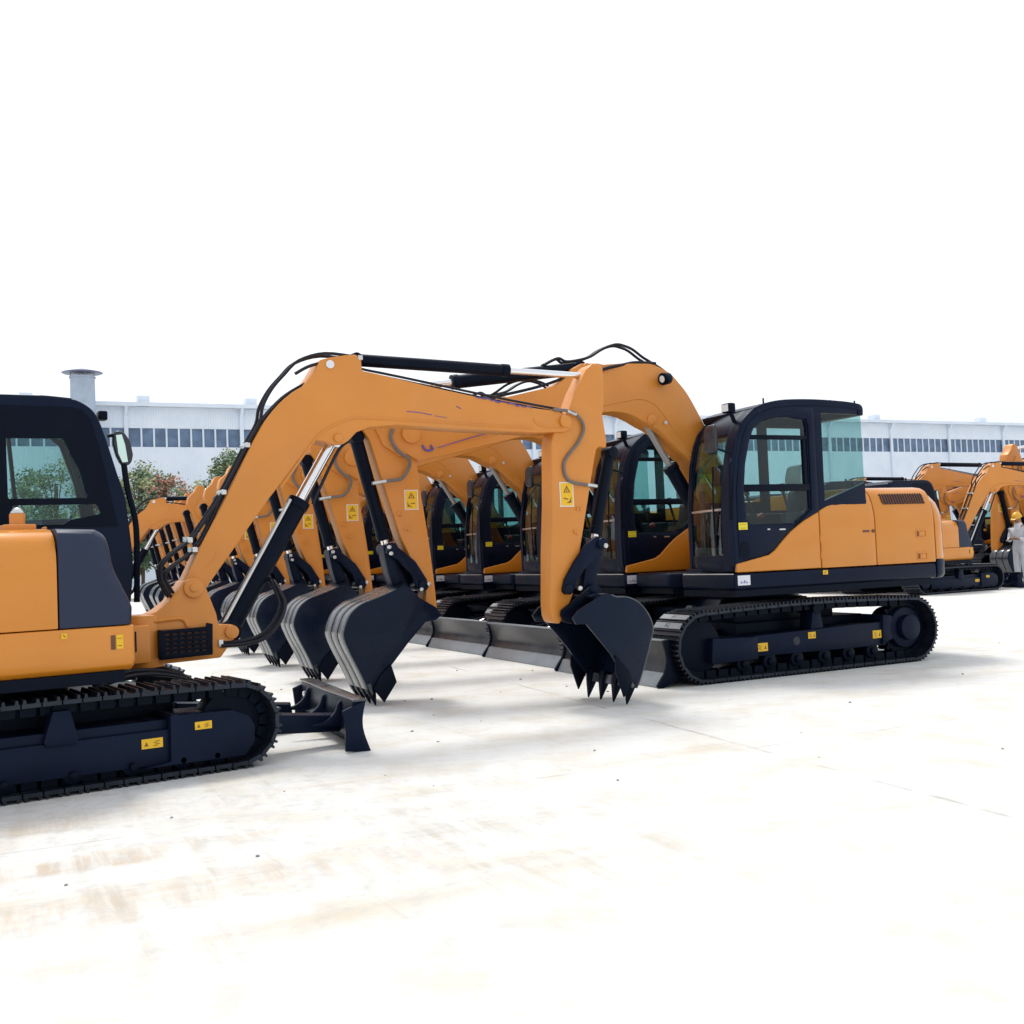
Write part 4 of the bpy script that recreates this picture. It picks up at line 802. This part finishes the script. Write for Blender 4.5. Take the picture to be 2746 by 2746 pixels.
for s in (-5.3, 3.8, 12.9, 31.5, 50, 68.5, 87, 105):
    v = MB().box(s-.5, s+.5, 2.2, 3.2, 15.2, 16.15); v.hull_loops([[(s-.7, 2.0, 15.45), (s+.7, 2.0, 15.45), (s+.7, 3.4, 15.45), (s-.7, 3.4, 15.45)], [(s-.55, 2.1, 15.6), (s+.55, 2.1, 15.6), (s+.55, 3.3, 15.6), (s-.55, 3.3, 15.6)]])
    v.build('roof_vent', 'trim', rfo)
# exhaust stack standing in front of the wall
rot = Matrix.Rotation(WA, 4, 'Z'); sp = Vector((WX, D0, 0)) + rot @ Vector((-1.28, -2.0, 0))
stk = empty('exhaust_stack', sp)
tag(stk, 'grey cylindrical exhaust stack with a wide conical cowl, behind the left cab', 'chimney')
b = MB().cyl((0, 0, 0), (0, 0, 12.6), 1.05, n=32); b.cyl((0, 0, 12.6), (0, 0, 13.3), 1.05, .93, n=32); b.cyl((0, 0, 13.3), (0, 0, 16.75), .93, n=32); b.cyl((0, 0, 16.72), (0, 0, 16.85), 1.0, n=32); b.build('flue', 'stack', stk)
b = MB().cyl((0, 0, 17.14), (0, 0, 17.17), 1.50, 1.55, n=32); b.cyl((0, 0, 17.17), (0, 0, 17.48), 1.55, .3, n=32); b.build('cowl', 'stackcap', stk)
b = MB()
for i in range(4):
    a = i*math.pi/2+.6; MB().cyl((.9*math.cos(a), .9*math.sin(a), 16.6), (.9*math.cos(a), .9*math.sin(a), 17.2), .03, n=6).build('cowl_strut', 'stackcap', stk)

# ------------------------------------------------------------------ trees between the machines and the hall
def tree(x, y, h, wd, label, red, seed):
    rnd = random.Random(seed); o = empty('shrub_tree', (x, y, 0)); tag(o, label, 'tree', 'trees in front of the factory hall')
    tb = MB(); tb.tube([(0, 0, 0), (.06, .03, h*.25), (-.05, .05, h*.5), (.03, 0, h*.85)], .07*h/5, 8)
    tips = []
    for i in range(30):
        a = rnd.uniform(0, 6.28); u = rnd.random(); zz = h*(.22+.72*u); rr = wd*.5*math.sqrt(max(.05, 1-((zz/h-.52)/.5)**2))*rnd.uniform(.35, 1.0)
        p = Vector((rr*math.cos(a), rr*math.sin(a), zz)); tb.tube([(0, 0, zz*.55), (p.x*.5, p.y*.5, zz*.82), p], .02*h/5, 5, 3); tips.append(p)
    tb.build('trunk', 'bark', o)
    parts = {0: MB(), 1: MB(), 2: MB()}
    for tpt in tips:
        for c in range(5):
            cc = tpt+Vector((rnd.gauss(0, 1), rnd.gauss(0, 1), rnd.gauss(0, .9)))*wd*.09
            top = cc.z/h; kind = 0; rad = wd*rnd.uniform(.07, .13)
            if red and top > .55 and cc.x > -.2 and rnd.random() < .6: kind = 2
            elif top > .55 and rnd.random() < .38: kind = 1
            for l in range(42):
                d = Vector((rnd.gauss(0, 1), rnd.gauss(0, 1), rnd.gauss(0, .8)))*rad*.62
                p = cc+d; s_ = rnd.uniform(.045, .095); u = Vector((rnd.gauss(0, 1), rnd.gauss(0, 1), rnd.gauss(0, .6))).normalized(); v = u.orthogonal().normalized()
                parts[kind if rnd.random() < .8 else 0].face([p-u*s_, p+v*s_*.55, p+u*s_, p-v*s_*.55])
    cr = parts[0].build('crown', 'leaf', o)
    if len(parts[1].bm.faces): parts[1].build('young_leaves', 'leaf_y', cr)
    if len(parts[2].bm.faces): parts[2].build('young_leaves', 'leaf_r', cr)
    return o
def px(sx, depth): return ((sx-1373)/2843.*depth)
for sx, dep, top, wd, lab, red, sd_ in ((375, 46, 1252, 2.4, 'dark green leafy tree with pale tips, just right of the left cab mirror', False, 3), (443, 45, 1258, 2.3, 'bushy tree with red new leaves, above the far arms', True, 4), (600, 47, 1200, 2.5, 'green tree with yellowish top, left of the near boom', False, 5),
                               (60, 46, 1255, 2.6, 'dark tree seen through the left cab, leftmost of the trees', False, 8), (150, 45, 1240, 2.8, 'green tree seen through the middle of the left cab window', False, 9), (235, 47, 1262, 2.6, 'green tree seen through the front pane of the left cab', True, 10), (310, 48, 1285, 2.2, 'low green tree hidden beside the front edge of the left cab', False, 11)):
    hz_ = 1491+(1373-sx)*.0425; tree(px(sx, dep), dep, 1.2+(hz_-top)/2843.*dep, wd, lab, red, sd_)

# ------------------------------------------------------------------ excavators
AO = Vector((2.50781, 10.97269, 0)); AA = R(-154.154)
afx = Vector((math.cos(AA), math.sin(AA), 0)); afy = Vector((-math.sin(AA), math.cos(AA), 0))
words = ['second', 'third', 'fourth', 'fifth', 'sixth', 'seventh', 'eighth', 'ninth', 'tenth', 'eleventh', 'twelfth']
midi = make_midi(); midi.location = AO; midi.rotation_euler = (0, 0, AA)
tag(midi, 'orange excavator nearest in the left-facing row, whole cab and hood in view', 'excavator', 'orange excavators parked side by side facing left')
for kx in range(1, 12):
    c = copy_tree(midi); jt = random.Random(kx*5+1); c.location = AO-afx*(.08*kx+jt.uniform(-.04, .04))-afy*(2.03*kx+jt.uniform(-.03, .03)); c.rotation_euler = (0, 0, AA+R(jt.uniform(-.5, .5)))
    tag(c, 'orange excavator facing left, %s machine of its row counted from the nearest' % words[kx-1], 'excavator')
BO = Vector((-2.91349, 6.68959, 0)); BA = R(34.67)
mini = make_mini(); mini.location = BO; mini.rotation_euler = (0, 0, BA)
tag(mini, 'nearest compact excavator, at the left edge, orange boom arching over the yard', 'excavator', 'compact excavators facing right')
c = copy_tree(mini); c.location = (-9.1, 21.45, 0); c.rotation_euler = (0, 0, R(12))
tag(c, 'small far compact excavator at left, its boom peak just right of the cab mirror', 'excavator')
# far group on the right: contact corner of the first one is pinned to the ground
g0 = Vector((10.741, 23.559, 0)); sc = 1.08; an = R(28)
def off(lx, ly): return Vector((lx*math.cos(an)-ly*math.sin(an), lx*math.sin(an)+ly*math.cos(an), 0))*sc
labs = ['front compact excavator of the distant group at right, beside the worker', 'far compact excavator second in the distant right group, roof just above the orange hood', 'far compact excavator third in the distant right group, lug showing over the orange hood', 'far compact excavator rearmost of the distant right group']
fd = Vector((math.cos(R(117)), math.sin(R(117)), 0))
for kx in range(4):
    c = copy_tree(mini); c.location = g0-off(.95, -.98)+fd*2.35*kx+(Vector((.25, -.35, 0)) if kx else Vector()); c.rotation_euler = (0, 0, an); c.scale = (sc if kx != 1 else 1.14,)*3
    tag(c, labs[kx], 'excavator')
for loc, rz, s_, lab in (((17.3, 26.9, 0), R(-154), 1.0, 'distant orange excavator at the right edge, arm and bucket showing beside the worker'), ((19.0, 32.3, 0), R(-154), 1.34, 'big distant orange excavator at the right edge, only its high boom in view'),
                         ((16.35, 29.0, 0), R(-154), 1.0, 'distant orange excavator facing left, arm just left of the worker behind the compact boom'), ((15.4, 31.0, 0), R(-154), 1.0, 'distant orange excavator facing left, arm between the compact boom and cylinder'), ((14.5, 33.0, 0), R(-154), 1.0, 'distant orange excavator facing left, deepest of the group at right')):
    c = copy_tree(midi); c.location = loc; c.rotation_euler = (0, 0, rz); c.scale = (s_,)*3
    tag(c, lab, 'excavator', 'far excavators at the right edge')

# ------------------------------------------------------------------ worker
def skin_body(name, joints, edges, radii, mat, parent, lvl=2):
    me = bpy.data.meshes.new(name); me.from_pydata(joints, edges, []); o = bpy.data.objects.new(name, me); COL.objects.link(o); o.parent = parent
    sm = o.modifiers.new('skin', 'SKIN'); sm.use_smooth_shade = True
    for i, r_ in enumerate(radii): me.skin_vertices[0].data[i].radius = (r_, r_) if not isinstance(r_, tuple) else r_
    me.skin_vertices[0].data[0].use_root = True
    sb_ = o.modifiers.new('sub', 'SUBSURF'); sb_.levels = lvl; sb_.render_levels = lvl
    me.materials.append(MT[mat]); return o
def worker(loc, rz):
    # local: faces +x, left is +y
    root = empty('person', loc, rz)
    tag(root, 'worker in pale grey coveralls and yellow helmet with folded arms at the right edge', 'person')
    J = [(0, 0, .95), (0, 0, 1.12), (0, 0, 1.32), (.01, 0, 1.46), (.03, 0, 1.53), (.06, 0, 1.62), (.07, 0, 1.72)]
    Rr = [(.12, .15), (.115, .145), (.125, .165), (.09, .12), .055, (.085, .075), (.085, .07)]
    E_ = [(i, i+1) for i in range(6)]
    for s_ in (1, -1):
        i = len(J); J += [(0, .10*s_, .86), (.02, .11*s_, .50), (-.01, .115*s_, .12), (.03, .12*s_, .06), (.14, .13*s_, .045)]
        Rr += [.09, .062, .045, .045, .038]; E_ += [(0, i), (i, i+1), (i+1, i+2), (i+2, i+3), (i+3, i+4)]
        i = len(J); J += [(.0, .19*s_, 1.41), (.02, .25*s_, 1.26), (.05, .26*s_, 1.13), (.20, .14*s_, 1.15), (.25, .02*s_+.02, 1.17), (.26, -.05*s_, 1.17)]
        Rr += [.062, .05, .043, .037, .032, .03]; E_ += [(3, i), (i, i+1), (i+1, i+2), (i+2, i+3), (i+3, i+4), (i+4, i+5)]
    under = lambda i: 1.0 if i in (4, 5, 6, 11, 16, 17, 22, 27, 28) else .72
    body = skin_body('body', J, E_, [tuple(v*under(i) for v in r_) if isinstance(r_, tuple) else r_*under(i) for i, r_ in enumerate(Rr)], 'skin', root)
    # coverall: same skeleton, a little thicker, without head and hands
    keepJ = [i for i in range(len(J)) if i not in (4, 5, 6)]
    def grow(r_, g): return (r_[0]+g, r_[1]+g) if isinstance(r_, tuple) else r_+g
    drop = {4, 5, 6}
    for base in (7, 18): drop |= {base+3, base+4, base+9, base+10}
    # leg joints start at 7 (and 18): hip, knee, ankle, heel, toe; arm joints follow
    idx = [i for i in range(len(J)) if i not in drop]; mp = {o_: n_ for n_, o_ in enumerate(idx)}
    CJ = [J[i] for i in idx]; CR = [grow(Rr[i], .022) for i in idx]; CE = [(mp[a], mp[b]) for a, b in E_ if a in mp and b in mp]
    skin_body('coverall', CJ, CE, CR, 'cloth', root)
    cl = MB().cyl((.0, 0, 1.40), (.045, 0, 1.56), .135, .075, 18).build('collar', 'cloth', root)
    for s_ in (1, -1):
        MB().hull_loops([[(-.05, .075*s_, 0), (.20, .085*s_, 0), (.20, .175*s_, 0), (-.05, .165*s_, 0)], [(-.05, .075*s_, .07), (.19, .09*s_, .05), (.19, .17*s_, .05), (-.05, .165*s_, .07)], [(-.045, .08*s_, .16), (.06, .085*s_, .15), (.06, .155*s_, .15), (-.045, .16*s_, .16)]]).build('boot', 'boot', root, bev=.02, seg=3)
    hp = Vector((.075, 0, 1.69))
    h = MB(); rings = []
    for i in range(7):
        a = i/7*math.pi/2; rings.append([(hp.x-.01+.135*math.cos(a)*math.cos(t_*math.pi/12), .115*math.cos(a)*math.sin(t_*math.pi/12), hp.z+.135*math.sin(a)) for t_ in range(24)])
    rings.append([(hp.x-.01+.004*math.cos(t_*math.pi/12), .004*math.sin(t_*math.pi/12), hp.z+.137) for t_ in range(24)])
    h.hull_loops(rings); h.hull_loops([[(hp.x+.01+.165*math.cos(t_*math.pi/12), .125*math.sin(t_*math.pi/12), hp.z-.01) for t_ in range(24)], [(hp.x-.01+.136*math.cos(t_*math.pi/12), .117*math.sin(t_*math.pi/12), hp.z+.008) for t_ in range(24)]])
    h.xf(Matrix.Translation(hp) @ Matrix.Rotation(R(18), 4, 'Y') @ Matrix.Translation(-hp)).build('helmet', 'helmet', root)
    f = MB(); f.cyl((.145, 0, 1.655), (.168, 0, 1.635), .014, .018, 10); f.build('nose', 'skin', root)
    ey = MB()
    for s_ in (1, -1): ey.cyl((.14, .033*s_, 1.67), (.150, .033*s_, 1.67), .012, n=10)
    ey.build('eye', 'inside', root)
    fg = MB()
    for s_ in (1, -1):
        for q in range(4): fg.tube([(.262, -.05*s_, 1.185-.016*q), (.255, -.085*s_, 1.188-.016*q), (.235, (-.11+.006*q)*s_, 1.182-.016*q)], .0085, 6, 3)
        fg.tube([(.262, -.03*s_, 1.19), (.262, -.05*s_, 1.215), (.258, -.07*s_, 1.222)], .0095, 6, 3)
    fg.build('fingers', 'skin', root)
    return root
pw = worker((11.93, 25.0, 0), R(205)); pw.scale = (.95,)*3
